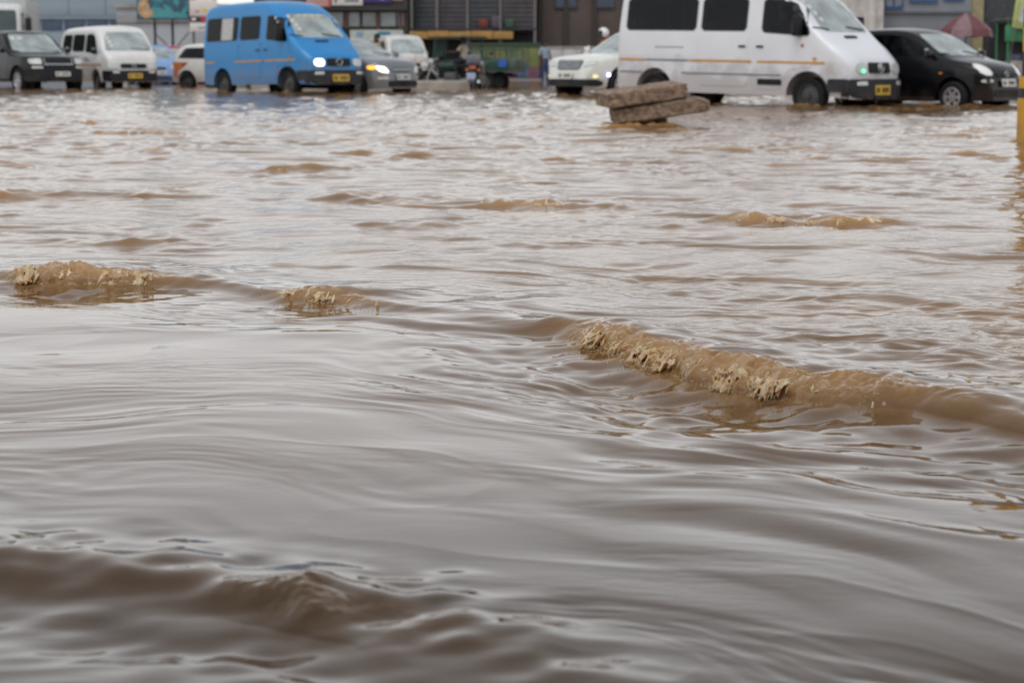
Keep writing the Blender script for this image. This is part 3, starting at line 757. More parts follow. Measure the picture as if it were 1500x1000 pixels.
box('printed_panel', -.3, -.032, .25, .45, -.022, .95, mat('banner_grey', (.40, .44, .44), .7, var=.4, scale=4), s)
tubes('rod', [([(-.58, 0, 1.12), (.58, 0, 1.12)], .02), ([(-.4, 0, -1.98), (-.4, 0, 1.12)], .022)], M_GREYP, s)
s = thing('banner', 'small faded banner hung behind the tilted one', 'banner', (20.5, 77.3, 2.35))
box('cloth', -.5, -.02, 0, .5, .02, 1.0, mat('banner_faded', (.20, .22, .19), .7, var=.5, scale=4), s, .01)
tubes('rod', [([(-.52, 0, 1.02), (.52, 0, 1.02)], .02), ([(.4, 0, -2.4), (.4, 0, 1.02)], .022)], M_GREYP, s)

# market parasol
u = thing('market_umbrella', 'faded red and pink market umbrella beside the grey house', 'umbrella', (16.9, 75, ROAD_Z))
tubes('pole', [([(0, 0, 0), (0, 0, 2.7)], .03)], M_GREYP, u)
for k in range(8):
    a0, a1 = k * math.pi / 4, (k + 1) * math.pi / 4
    bm = bmesh.new(); rows_ = []
    for (r_, z_) in ((.03, 2.72), (.5, 2.48), (.95, 2.10), (1.02, 1.84)):
        rows_.append([bm.verts.new((r_ * math.cos(a0 + (a1 - a0) * t) * (1 - .05 * math.sin(math.pi * t)), r_ * math.sin(a0 + (a1 - a0) * t) * (1 - .05 * math.sin(math.pi * t)), z_ - .03 * math.sin(math.pi * t))) for t in (0, .25, .5, .75, 1)])
    for i in range(3):
        for j in range(4): bm.faces.new((rows_[i][j], rows_[i][j + 1], rows_[i + 1][j + 1], rows_[i + 1][j]))
    link('canopy_panel', bm_mesh(bm, 'cp', 30), mat(('canopy_red', 'canopy_pink')[k % 2], ((.13, .045, .055), (.20, .125, .14))[k % 2], .8, var=.2), u)
    tubes('rib', [([(0, 0, 2.68), (.95 * math.cos(a0), .95 * math.sin(a0), 2.07), (1.0 * math.cos(a0), 1.0 * math.sin(a0), 1.85)], .008)], M_GREYP, u, 5)

# concrete island between the lanes
bm = bmesh.new(); bbox(bm, -7.5, 57.6, ROAD_Z - .2, -1.15, 59.9, .235, .07)
tag(link('traffic_island', bm_mesh(bm, 'island', 40), mat('island_conc', (.33, .30, .265), .8, var=.25, scale=2.5, bump=.3)), kind='structure')

# ------------------------------------------------------------------ vehicles
def chaikin(P, n=1, q=0.22):
    for _ in range(n):
        out = [P[0]]
        for i in range(len(P) - 1):
            a, b_ = Vector(P[i]), Vector(P[i + 1])
            if i > 0: out.append(tuple(a.lerp(b_, q)))
            if i < len(P) - 2: out.append(tuple(a.lerp(b_, 1 - q)))
        out.append(P[-1]); P = out
    return P

def stations(prof, step):
    xs = []
    for i in range(len(prof) - 1):
        (x0, z0), (x1, z1) = prof[i], prof[i + 1]
        n = max(1, int(math.hypot(x1 - x0, z1 - z0) / step))
        xs += [x0 + (x1 - x0) * k / n for k in range(n)]
    xs.append(prof[-1][0])
    return xs

def interp(tab, x):
    return float(np.interp(x, [t[0] for t in tab], [t[1] for t in tab]))

def loft(sp, inset=0.0, xr=None, floor=None, step=0.09):
    prof = chaikin(sp['prof'], 2)
    lo, hi = xr if xr else (prof[0][0], prof[-1][0])
    xs = [x for x in stations(prof, step) if lo + 1e-4 < x < hi - 1e-4]
    xs = [lo] + xs + [hi]
    bm = bmesh.new(); rings = []
    for x in xs:
        zt = interp(prof, x) - inset
        zb = floor if floor is not None else interp(sp['bottom'], x)
        w = interp(sp['plan'], x) - inset * 1.2
        zt = max(zt, zb + .08)
        r = min(sp.get('r', .14), (zt - zb) * .45)
        pts = []
        K = 9
        for k in range(K):
            z = zb + (zt - r - zb) * k / (K - 1)
            pts.append((w * interp(sp['side'], z + inset), z))
        ys, zs = pts[-1]
        rx = min(r * 1.15, ys * .5)
        for k in range(1, 5):
            a = k / 4 * math.pi / 2
            pts.append((ys - rx * (1 - math.cos(a)), zs + r * math.sin(a)))
        yt = pts[-1][0]
        cr = sp.get('crown', .03)
        for k in range(1, 4):
            t = 1 - k / 4
            pts.append((yt * t, zt + cr * (1 - t * t)))
        ring = [(x, y, z) for (y, z) in pts] + [(x, 0, zt + cr)] + [(x, -y, z) for (y, z) in reversed(pts)]
        rings.append([bm.verts.new(c) for c in ring])
    n = len(rings[0])
    for i in range(len(rings) - 1):
        for k in range(n):
            bm.faces.new((rings[i][k], rings[i][(k + 1) % n], rings[i + 1][(k + 1) % n], rings[i + 1][k]))
    bm.faces.new(rings[0][::-1]); bm.faces.new(rings[-1])
    bmesh.ops.recalc_face_normals(bm, faces=bm.faces[:])
    return bm

def prism(poly, axis, a, b_):
    """closed prism of a polygon; axis Y: poly in (x,z), axis X: poly in (y,z)"""
    bm = bmesh.new()
    f = (lambda p, t: (p[0], t, p[1])) if axis == 'Y' else (lambda p, t: (t, p[0], p[1]))
    A = [bm.verts.new(f(p, a)) for p in poly]; B = [bm.verts.new(f(p, b_)) for p in poly]
    n = len(poly)
    for k in range(n): bm.faces.new((A[k], A[(k + 1) % n], B[(k + 1) % n], B[k]))
    bm.faces.new(A[::-1]); bm.faces.new(B)
    bmesh.ops.recalc_face_normals(bm, faces=bm.faces[:])
    return bm

def tmp(bm):
    me = bpy.data.meshes.new('tmp'); bm.to_mesh(me); bm.free()
    o = bpy.data.objects.new('tmp', me); COL.objects.link(o); return o

def carve(bm, cutters):
    o = tmp(bm); cs = [tmp(c) for c in cutters]
    n0 = len(o.data.vertices)
    for c in cs:
        m_ = o.modifiers.new('b', 'BOOLEAN'); m_.operation = 'DIFFERENCE'; m_.object = c; m_.solver = 'EXACT'
    dg = bpy.context.evaluated_depsgraph_get()
    me = bpy.data.meshes.new_from_object(o.evaluated_get(dg), depsgraph=dg)
    if len(me.polygons) < 50: print('CARVE FAILED')
    for x in [o] + cs:
        d = x.data; bpy.data.objects.remove(x); bpy.data.meshes.remove(d)
    me.materials.clear()
    me.polygons.foreach_set('use_smooth', np.ones(len(me.polygons), bool)); me.set_sharp_from_angle(angle=R(32))
    return me

def shrink(poly, k=.93):
    cx = sum(p[0] for p in poly) / len(poly); cz = sum(p[1] for p in poly) / len(poly)
    d = .03
    out = []
    for p in poly:
        vx, vz = p[0] - cx, p[1] - cz; L_ = math.hypot(vx, vz)
        out.append((p[0] - vx / L_ * d * 1.3, p[1] - vz / L_ * d * 1.3))
    return out

def rpoly(poly, q=.12): return chaikin_closed(poly, q)
def chaikin_closed(P, q):
    out = []
    n = len(P)
    for i in range(n):
        a, b_ = Vector(P[i]), Vector(P[(i + 1) % n])
        L_ = (b_ - a).length; t = min(q / L_, .45) if L_ > 0 else .3
        out += [tuple(a.lerp(b_, t)), tuple(a.lerp(b_, 1 - t))]
    return out
def rect(a0, z0, a1, z1, q=.03): return chaikin_closed([(a0, z0), (a1, z0), (a1, z1), (a0, z1)], q)
def ell(c, d, ra, rb, n=14): return [(c + ra * math.cos(2 * math.pi * k / n), d + rb * math.sin(2 * math.pi * k / n)) for k in range(n)]

def patch(bvh, poly, side, off, thick, grid=.10):
    """a piece that follows the body: polygon drawn in the side/front view, laid on the body's surface"""
    D = {'L': Vector((0, -1, 0)), 'R': Vector((0, 1, 0)), 'F': Vector((-1, 0, 0)), 'B': Vector((1, 0, 0)), 'T': Vector((0, 0, -1))}[side]
    to3 = {'L': lambda p: Vector((p.x, 5, p.y)), 'R': lambda p: Vector((p.x, -5, p.y)), 'F': lambda p: Vector((8, p.x, p.y)), 'B': lambda p: Vector((-8, p.x, p.y)), 'T': lambda p: Vector((p.x, p.y, 6))}[side]
    bm = bmesh.new()
    bm.faces.new([bm.verts.new((p[0], p[1], 0)) for p in poly])
    for ax in (0, 1):
        lo = min(p[ax] for p in poly); hi = max(p[ax] for p in poly)
        n = max(1, int((hi - lo) / grid))
        for k in range(1, n):
            co = [0, 0, 0]; co[ax] = lo + (hi - lo) * k / n; no = [0, 0, 0]; no[ax] = 1
            bmesh.ops.bisect_plane(bm, geom=bm.verts[:] + bm.edges[:] + bm.faces[:], plane_co=co, plane_no=no)
    bm.verts.ensure_lookup_table(); bm.verts.index_update()
    P, N = [], []
    for v in bm.verts:
        o = to3(v.co); hit, nrm, i, d = bvh.ray_cast(o, D)
        if hit is None:
            hit, nrm, i, d = bvh.find_nearest(o + D * 5)
        if nrm.dot(D) > 0: nrm = -nrm
        P.append(hit); N.append((nrm * .7 - D * .3).normalized())
    faces = [[v.index for v in f.verts] for f in bm.faces]
    bound = [[e.verts[0].index, e.verts[1].index] for e in bm.edges if e.is_boundary]
    bm.free()
    n = len(P)
    V = [p + k * (off + thick) for p, k in zip(P, N)] + [p + k * off for p, k in zip(P, N)]
    F = faces + [[i + n for i in f[::-1]] for f in faces] + [[a, b_, b_ + n, a + n] for a, b_ in bound]
    me = bpy.data.meshes.new('patch'); me.from_pydata([v[:] for v in V], [], F)
    bm = bmesh.new(); bm.from_mesh(me); bmesh.ops.recalc_face_normals(bm, faces=bm.faces[:]); bm.to_mesh(me); bm.free()
    me.polygons.foreach_set('use_smooth', np.ones(len(me.polygons), bool)); me.set_sharp_from_angle(angle=R(40))
    return me

M_TYRE = mat('tyre_rubber', (.012, .012, .013), .8, var=.3, scale=8, spec=.25)
M_RIM = mat('alloy', (.42, .42, .43), .35, metal=.6, var=.15)
M_STEELR = mat('steel_rim', (.055, .055, .055), .5, metal=.2, var=.2)
M_DRUM = mat('wheel_drum', (.03, .028, .026), .8)
M_TRIM = mat('black_trim', (.012, .0125, .015), .6, spec=.3, dirt=(.3, .15))
M_BUMP = mat('grey_bumper', (.028, .030, .036), .65, var=.12, spec=.3, dirt=(.35, .2))
M_LAMP = mat('lamp_lens', (.55, .57, .56), .15, var=.1, coat=.6)
M_AMBER = mat('amber_lens', (.65, .22, .03), .25)
M_REDL = mat('red_lens', (.35, .02, .02), .25)
M_CHROME = mat('chrome', (.55, .56, .58), .2, metal=.9, var=.05)
M_PLY = mat('yellow_plate', (.62, .40, .05), .5, var=.05)
M_PLW = mat('white_plate', (.60, .60, .57), .5, var=.05)
M_PLT = mat('plate_ink', (.02, .02, .02), .6)
M_SEAT = mat('seat_cloth', (.05, .05, .062), .9)
M_ORANGE = mat('orange_stripe', (.55, .27, .04), .5, var=.1)
M_LINE = mat('grey_line', (.16, .18, .22), .5)
G_TINT = glass('tinted_glass', (.40, .42, .45), .004, ior=1.28)
G_CLEAR = glass('side_glass', (.38, .41, .42), .05, ior=1.5)
G_WIND = glass('windscreen_glass', (.42, .46, .46), .55, (.56, .65, .65), 2.4)  # pale haze and raised IOR paint in the sky mirrored by the screens

WHEELS = {}
def wheel_meshes(Rw, W, style):
    key = (Rw, W, style)
    if key in WHEELS: return WHEELS[key]
    ri = Rw * .64; h = W / 2
    ty = bm_mesh(lathe([(ri, -h * .9), (ri + .02, -h), (Rw - .03, -h), (Rw - .005, -h * .72), (Rw, -h * .4), (Rw, h * .4), (Rw - .005, h * .72), (Rw - .03, h), (ri + .02, h), (ri, h * .9), (ri, -h * .9)], 32), 'tyre', 35)
    dr = bm_mesh(lathe([(0, -h * .7), (ri - .012, -h * .7), (ri - .012, h * .25), (0, h * .25)], 24), 'wheel', 35)
    if style == 'alloy':
        bm = lathe([(ri - .001, h * .3), (ri - .001, h * .85), (ri - .03, h * .88), (ri - .045, h * .5), (ri - .03, h * .3), (ri - .001, h * .3)], 28)
        for k in range(6):
            a = k * math.pi / 3
            M = Matrix.Rotation(-a, 4, 'Y')
            bbox(bm, .03, h * .45, -.028, ri - .03, h * .75, .028, 0, M)
        b2 = lathe([(0, h * .82), (.05, h * .8), (.06, h * .4), (0, h * .4)], 16)
    else:
        bm = lathe([(ri - .001, h * .3), (ri - .001, h * .8), (ri - .025, h * .82), (ri - .04, h * .45), (ri * .55, h * .62), (ri * .3, h * .66), (ri * .26, h * .9), (0, h * .92), (0, h * .3), (ri - .001, h * .3)], 28)
        b2 = lathe([(0, h * 1.0), (.04, h * .98), (.05, h * .7), (0, h * .7)], 12)
    me2 = bpy.data.meshes.new('t'); b2.to_mesh(me2); b2.free(); bm.from_mesh(me2); bpy.data.meshes.remove(me2)
    rm = bm_mesh(bm, 'rim', 35)
    dr.materials.append(M_DRUM); ty.materials.append(M_TYRE); rm.materials.append(M_RIM if style == 'alloy' else M_STEELR)
    WHEELS[key] = (dr, ty, rm); return WHEELS[key]

def wheels(t, pts, Rw, W, style):
    dr, ty, rm = wheel_meshes(Rw, W, style)
    for (x, y) in pts:
        w = link('wheel', dr, None, t, (x, y, Rw), (0, 0, 0 if y > 0 else math.pi))
        link('tyre', ty, None, w); link('rim', rm, None, w)

def seat_mesh():
    bm = bmesh.new()
    bbox(bm, -.25, -.24, .0, .25, .24, .14, .04)
    bbox(bm, -.30, -.23, .10, -.18, .23, .62, .05)
    bbox(bm, -.29, -.13, .60, -.20, .13, .80, .04)
    return bm_mesh(bm, 'seat', 40)
SEAT = seat_mesh(); SEAT.materials.append(M_SEAT)

def vehicle(sp, name, label, cat, loc, heading, paint, pitch=0.0, group=None):
    """heading: degrees clockwise from +X (so positive turns the nose toward the camera)"""
    t = thing(name, label, cat, (loc[0], loc[1], ROAD_Z), -R(heading), group, R(pitch))
    outer = loft(sp)
    bvh = BVHTree.FromBMesh(outer)
    cut = [loft(sp, inset=.055, xr=sp['cabin'], floor=sp['floor'], step=.15)]
    for s in (-1, 1):
        for x in sp['axles']:
            Rw = sp['wheel'][0]; y0 = s * (sp['track'] - .17); y1 = s * 1.4
            cut.append(prism([(x + (Rw + sp.get('archgap', .07)) * math.cos(2 * math.pi * k / 28), Rw + .01 + (Rw + sp.get('archgap', .07)) * math.sin(2 * math.pi * k / 28)) for k in range(28)], 'Y', min(y0, y1), max(y0, y1)))
    for poly in sp['windows']: cut.append(prism(shrink(poly), 'Y', -1.5, 1.5))
    cut.append(prism(shrink(sp['screen']), 'X', sp['screen_x'], 6))
    cut.append(prism(shrink(sp['rear_glass']), 'X', -6, sp['rear_x']))
    body = link('body', carve(outer, cut), paint, t)
    sg = sp.get('glass', G_TINT)
    for poly in sp['windows']:
        for s in 'LR': link('side_window', patch(bvh, poly, s, .002, .005), sg, t)
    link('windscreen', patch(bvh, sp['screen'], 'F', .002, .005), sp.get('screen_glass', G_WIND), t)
    link('rear_window', patch(bvh, sp['rear_glass'], 'B', .002, .005), G_TINT, t)
    Rw, W, style = sp['wheel']
    wheels(t, [(x, s * sp['track']) for x in sp['axles'] for s in (1, -1)], Rw, W, style)
    for (x, y, z) in sp['seats']: link('seat', SEAT, None, t, (x, y, z))
    last = {}
    for it in sp['parts']:
        nm, sides, poly, m_, off, th = it[:6]
        par = it[6] if len(it) > 6 else None
        for s in sides:
            o = link(nm, patch(bvh, poly, s, off, th), m_ if m_ != 'paint' else paint, (last[(par, s)] if par else t))
            last[(nm, s)] = o
    for fn in sp.get('extra', ()): fn(t, bvh, paint)
    return t

def plate(x0, z0, w, h, m_, front='F', off=.045):
    """number plate with a row of ink characters too far off to read"""
    out = [('number_plate', front, rect(x0 - w / 2, z0, x0 + w / 2, z0 + h, .01), m_, off, .01)]
    n = 7; cw = w * .86 / n
    for k in range(n):
        if k in (2,): continue
        xx = x0 - w * .43 + k * cw
        out.append(('character', front, [(xx, z0 + h * .25), (xx + cw * .6, z0 + h * .25), (xx + cw * .6, z0 + h * .75), (xx, z0 + h * .75)], M_PLT, off + .011, .003, 'number_plate'))
    return out

def mirrors(x, y, z, m_, big=1.0):
    def fn(t, bvh, paint):
        for s in (1, -1):
            bm = bmesh.new()
            bbox(bm, x - .06 * big, s * (y + .02) if s > 0 else s * (y + .02 + .17 * big), z, x + .05 * big, s * (y + .02 + .17 * big) if s > 0 else s * (y + .02), z + .24 * big * (1.35 if big > 1 else .7), .03)
            tube(bm, [(x, s * (y - .12), z + .02), (x, s * (y + .06), z + .08)], .025, 6)
            o = link('mirror', bm_mesh(bm, 'mirror', 45), m_ or paint, t)
            link('mirror_glass', bm_mesh(bbox(bmesh.new(), x - .06 * big - .008, s * (y + .10 * big) - .06 * big, z + .03, x - .06 * big - .002, s * (y + .10 * big) + .06 * big, z + .2 * big), 'mg'), M_CHROME, o)
    return fn

def wiper(x, z, w, y0=0.05):
    def fn(t, bvh, paint):
        for s in (-1, 1):
            pts = []
            for k in range(6):
                yy = s * .45 * w + (-.42 * w) * k / 5; zz = z + .02 + .05 * k / 5
                hit, n, i, d = bvh.ray_cast(Vector((8, yy, zz)), Vector((-1, 0, 0)))
                if hit: pts.append(hit + Vector((.02, 0, .012)))
            if len(pts) > 2: tubes('wiper', [(pts, .011)], M_TRIM, t, 5)
    return fn

def emblem(x, z, r, kind='ring'):
    def fn(t, bvh, paint):
        hit, n, i, d = bvh.ray_cast(Vector((8, 0, z)), Vector((-1, 0, 0)))
        bm = bmesh.new()
        c = hit + Vector((.045, 0, 0))
        tube(bm, [c + Vector((0, r * math.cos(a), r * math.sin(a))) for a in [k * math.pi / 10 for k in range(21)]], r * .16, 6, False)
        if kind == 'star':
            for k in range(3):
                a = math.pi / 2 + k * 2 * math.pi / 3
                tube(bm, [c, c + Vector((0, r * math.cos(a), r * math.sin(a)))], [r * .2, r * .06], 6)
        elif kind == 'oval':
            tube(bm, [c + Vector((0, -r, 0)), c + Vector((0, r, 0))], r * .15, 6)
        link('emblem', bm_mesh(bm, 'emblem', 50), M_CHROME, t)
    return fn

# --- tall panel van of the blue and the white minibus
def minibus_spec(wb, roh, lamp=None, face='star'):
    xf = wb / 2 + .93; xr = -wb / 2 - roh; Ls = wb + roh      # rear end to front axle
    X = lambda fr: xr + Ls * fr
    sp = dict(
        prof=[(xr, .62), (xr + .02, 1.6), (xr + .07, 2.26), (xr + .26, 2.44), (xf - 2.6, 2.46), (xf - 1.95, 2.41), (xf - 1.40, 2.12), (xf - .74, 1.46), (xf - .18, 1.06), (xf - .07, .95), (xf - .03, .70), (xf, .42)],
        bottom=[(xr, .40), (xr + .3, .34), (xf - .5, .34), (xf, .30)],
        plan=[(xr, .90), (xr + .1, .955), (xf - 1.3, .965), (xf - .75, .95), (xf - .35, .90), (xf - .14, .80), (xf, .62)],
        side=[(.2, .97), (.5, 1.0), (1.1, 1.0), (1.48, .985), (2.1, .90), (2.5, .86)], r=.16, crown=.04,
        cabin=(xr + .06, xf - .85), floor=.80, axles=(wb / 2, -wb / 2), wheel=(.345, .22, 'steel'), track=.83, archgap=.085,
        windows=[rpoly([(X(.05), 1.48), (X(.43), 1.48), (X(.43), 2.08), (X(.05), 2.08)], .06), rpoly([(X(.455), 1.48), (X(.69), 1.48), (X(.69), 2.08), (X(.455), 2.08)], .06),
                 rpoly([(X(.765), 1.46), (X(1.0) + .03, 1.40), (X(1.0) - .10, 1.74), (X(.93) - .06, 2.05), (X(.765), 2.07)], .06)],
        screen=rpoly([(-.74, 1.49), (.74, 1.49), (.63, 2.10), (-.63, 2.10)], .07), screen_x=xf - 1.9,
        rear_glass=rpoly([(-.68, 1.45), (.68, 1.45), (.62, 2.1), (-.62, 2.1)], .07), rear_x=xr + .4,
        seats=[(xf - 1.75, .45, .80), (xf - 1.75, -.45, .80)] + [(xf - 2.75 - .78 * i, y, .80) for i in range(3) for y in (.55, 0, -.55)],
        glass=G_TINT)
    P = []
    P += [('bumper', 'F', rect(-.86, .30, .86, .66, .06), M_BUMP, .012, .035), ('bumper_end', 'LR', rect(xf - .52, .32, xf - .16, .66, .03), M_BUMP, .008, .03)]
    P += [('grille', 'F', rect(-.36, .76, .36, .95, .03), M_TRIM, .004, .02)]
    for k in range(3): P += [('grille_bar', 'F', rect(-.34, .785 + .052 * k, .34, .805 + .052 * k, .004), M_BUMP, .026, .008, 'grille')]
    for s in (-1, 1):
        P += [('headlight', 'F', rect(min(s * .44, s * .72), .76, max(s * .44, s * .72), .94, .05), (lamp if lamp and s < 0 else M_LAMP), .006, .02)]
        P += [('fog_lamp', 'F', rect(min(s * .50, s * .72), .55, max(s * .50, s * .72), .62, .015), M_LAMP, .05, .008)]
    P += plate(0, .38, .50, .17, M_PLY, off=.055)
    P += [('door', 'LR', rpoly([(X(.455), .48), (X(.70), .48), (X(.70), 1.42), (X(.455), 1.42)], .05), 'paint', .001, .006),
          ('door', 'LR', rpoly([(X(.735), .44), (X(.865), .44), (X(.90), .80), (X(1.0) + .10, .86), (X(1.0) + .10, 1.34), (X(.735), 1.41)], .05), 'paint', .001, .006),
          ('rear_panel', 'LR', rpoly([(X(.04), 1.0), (X(.44), 1.0), (X(.44), 1.42), (X(.04), 1.42)], .05), 'paint', .001, .004)]
    P += [('door_handle', 'LR', rect(X(.655), 1.19, X(.69), 1.225, .01), M_TRIM, .01, .02), ('door_handle', 'LR', rect(X(.745), 1.19, X(.78), 1.225, .01), M_TRIM, .01, .02)]
    P += [('stripe', 'LR', [(X(.02), .915), (X(.16), .915), (X(.16), .955), (X(.02), .955)], M_ORANGE, .008, .004),
          ('stripe', 'LR', [(X(.40), .915), (X(.72), .915), (X(.72), .955), (X(.40), .955)], M_ORANGE, .008, .004),
          ('stripe', 'LR', [(X(.75), .915), (X(1.0) + .33, .915), (X(1.0) + .33, .955), (X(.75), .955)], M_ORANGE, .008, .004)]
    P += [('turn_lamp', 'LR', rect(X(1.0) + .10, .99, X(1.0) + .17, 1.03, .01), M_AMBER, .006, .015)]
    P += [('bonnet_vent', 'T', rect(xf - .62, -.32, xf - .56, .10, .02), M_TRIM, .004, .006)]
    P += [('tail_lamp', 'B', rect(s * .80 - .06, .9, s * .80 + .06, 1.3, .02), M_REDL, .004, .02) for s in (-1, 1)]
    P += [('wheel_arch_trim', 'LR', [(x + .44 * math.cos(a), .35 + .44 * math.sin(a)) for a in [math.pi * k / 12 for k in range(13)]] + [(x + .405 * math.cos(a), .35 + .405 * math.sin(a)) for a in [math.pi * (12 - k) / 12 for k in range(13)]], M_BUMP, .0, .012) for x in (wb / 2,)]
    sp['parts'] = P
    sp['extra'] = [mirrors(xf - 1.12, .93, 1.40, M_TRIM, 1.15), wiper(xf - .8, 1.50, 1.3), emblem(xf, .86, .085, face)]
    return sp, xf, X

sp, xf, X = minibus_spec(3.42, .92, mat('green_lit_lamp', (.45, .55, .50), .15, coat=.6))
sp['parts'] += [('rub_strip', 'LR', [(X(.02), .69), (X(.145), .69), (X(.145), .715), (X(.02), .715)], M_LINE, .008, .008),
                ('rub_strip', 'LR', [(X(.36), .69), (X(.87), .69), (X(.87), .715), (X(.36), .715)], M_LINE, .008, .008),
                ('dark_stripe', 'LR', [(X(.165), .92), (X(.395), .92), (X(.395), .95), (X(.165), .95)], M_LINE, .008, .004),
                ('side_plaque', 'LR', rect(X(.755), .52, X(.875), .63, .01), M_TRIM, .008, .006), ('sticker', 'LR', rect(X(1.0) - .16, 1.2, X(1.0) - .10, 1.27, .02), mat('red_sticker', (.35, .10, .05), .6), .009, .003)]
for k in range(9): sp['parts'].append(('lettering', 'LR', [(X(.215) + .075 * k, 1.16), (X(.215) + .075 * k + .05, 1.16), (X(.215) + .075 * k + .05, 1.185), (X(.215) + .075 * k, 1.185)], M_LINE, .007, .003))
for k in range(4): sp['parts'].append(('windscreen_sticker', 'F', rect(-.66 + .03 * k, 2.0 - .11 * k, -.57 + .03 * k, 2.07 - .11 * k, .015), M_SIGNW, .008, .002))
sp['parts'].append(('green_bulb', 'F', ell(-.56, .80, .05, .03), mat('green_glow', (.1, .6, .3), .3, emit=((.10, 1.0, .42), 1.3)), .028, .006))
white_paint = mat('white_car_paint', (.68, .70, .745), .32, var=.05, scale=1.5, coat=.4, dirt=(.80, .42))
VAN = vehicle(sp, 'minibus', 'white minibus with dark windows and broken orange stripe wading past the slabs', 'minibus', (6.60 - 2.64 * math.cos(R(41)), 36.0 + 2.64 * math.sin(R(41))), 41, white_paint, 1.0)

sp, xf, X = minibus_spec(3.0, .95, mat('lit_lamp', (.9, .9, .85), .2, emit=((1.0, .88, .70), 1.5)), 'ring')
sp['parts'] += [('sliding_pane_frame', 'LR', rect(X(.235), 1.50, X(.37), 2.06, .02), mat('pale_curtain', (.45, .46, .46), .8), .009, .003)]
for k in range(4): sp['parts'].append(('windscreen_sticker', 'F', rect(-.66 + .03 * k, 2.0 - .11 * k, -.57 + .03 * k, 2.07 - .11 * k, .015), M_SIGNW, .008, .002))
sp['parts'] += [('windscreen_lettering', 'F', rect(-.38 + .21 * k, 2.04, -.22 + .21 * k, 2.085, .01), mat('cream_letters', (.55, .50, .30), .6), .009, .002) for k in range(4)]
sp['parts'].append(('side_badge', 'LR', rect(X(.90), .60, X(.925), .68, .02), mat('red_sticker', (.35, .1, .05)), .007, .003))
blue_paint = mat('blue_car_paint', (.004, .20, .50), .4, var=.06, scale=1.5, coat=.3, dirt=(.75, .35))
BLUEVAN = vehicle(sp, 'minibus', 'bright blue minibus with one headlamp shining and orange stripe', 'minibus', (-4.33 - 2.43 * math.cos(R(49)), 50.6 + 2.43 * math.sin(R(49))), 49, blue_paint, -1.2)

# --- cars
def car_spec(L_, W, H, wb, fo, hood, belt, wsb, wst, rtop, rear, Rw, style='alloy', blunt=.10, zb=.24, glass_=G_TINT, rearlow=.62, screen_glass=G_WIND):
    """fo front overhang; hood=(z at nose, z at screen foot); wsb/wst: x of screen foot/top behind the nose; rtop/rear: x of roof end/tail glass foot ahead of the tail"""
    xf = wb / 2 + fo; xr = xf - L_; w = W / 2
    prof = [(xr, rearlow), (xr + .04, .85), (xr + rear * .5, belt + .02), (xr + rear, belt + .08), (xr + rtop, H - .06), (xr + rtop + .5, H - .01), (xf - wst - .45, H), (xf - wst, H - .07), (xf - wsb, hood[1]), (xf - .35, hood[0] + .05), (xf - blunt, hood[0] - .06), (xf - .03, .58), (xf, .40)]
    tum = .76
    zs0, zs1 = belt + .045, H - .13
    def yy(z): return w * float(np.interp(z, [belt, H], [.97, tum + .04]))
    xA0, xA1 = xf - wsb - .12, xf - wst - .22          # front window foot / top
    xC0, xC1 = xr + rear + .12, xr + rtop + .22
    xB = (xA0 + xC0) / 2 - .05
    sp = dict(prof=prof, bottom=[(xr, zb + .12), (xr + .5, zb), (xf - .5, zb), (xf, zb + .02)],
              plan=[(xr, w * .74), (xr + .15, w * .90), (xr + .6, w * .985), (xf - 1.2, w), (xf - .6, w * .96), (xf - .25, w * .84), (xf, w * .58)],
              side=[(.15, .93), (.45, 1.0), (.75, 1.0), (belt, .965), (H, tum)], r=.11, crown=.035,
              cabin=(xr + .25, xf - wsb - .02), floor=.58, axles=(wb / 2, -wb / 2), wheel=(Rw, .21, style), track=w - .125,
              windows=[rpoly([(xB + .05, zs0), (xA0 - .02, zs0), (xA1, zs1), (xB + .05, zs1 + .015)], .05), rpoly([(xC0 + .06, zs0 + .02), (xB - .04, zs0), (xB - .04, zs1 + .015), (xC1 + .02, zs1)], .05)],
              screen=rpoly([(-w * .80, hood[1] + .03), (w * .80, hood[1] + .03), (w * .66, H - .09), (-w * .66, H - .09)], .06), screen_x=xf - wst - .45,
              rear_glass=rpoly([(-w * .72, belt + .10), (w * .72, belt + .10), (w * .60, H - .12), (-w * .60, H - .12)], .06), rear_x=xr + rtop + .4,
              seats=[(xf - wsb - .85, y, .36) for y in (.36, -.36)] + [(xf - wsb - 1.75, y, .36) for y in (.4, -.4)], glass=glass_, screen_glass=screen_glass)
    P = [('door', 'LR', rpoly([(xB + .03, zb + .12), (xA0 + .12, zb + .12), (xA0 + .14, belt - .05), (xB + .03, belt - .02)], .05), 'paint', .001, .005),
         ('door', 'LR', rpoly([(-wb / 2 + Rw + .12, zb + .12), (xB - .01, zb + .12), (xB - .01, belt - .02), (xC0 + .02, belt - .02), (-wb / 2 + .15, Rw * 2 + .12)], .05), 'paint', .001, .005),
         ('door_handle', 'LR', rect(xB + .08, belt - .15, xB + .24, belt - .115, .01), M_TRIM, .006, .02), ('door_handle', 'LR', rect(xC0 + .25, belt - .14, xC0 + .41, belt - .105, .01), M_TRIM, .006, .02),
         ('sill', 'LR', rect(-wb / 2 + Rw + .1, zb, wb / 2 - Rw - .1, zb + .09, .02), M_TRIM, .002, .012)]
    P += [('tail_lamp', 'B', rect(s * w * .66 - .09, .80, s * w * .66 + .09, belt - .02, .03), M_REDL, .004, .015) for s in (-1, 1)]
    sp['parts'] = P
    sp['extra'] = [mirrors(xA0 - .05, w * .98, belt + .01, None, .85), wiper(xf - wsb, hood[1] + .03, W * .7)]
    return sp, xf, xr, w

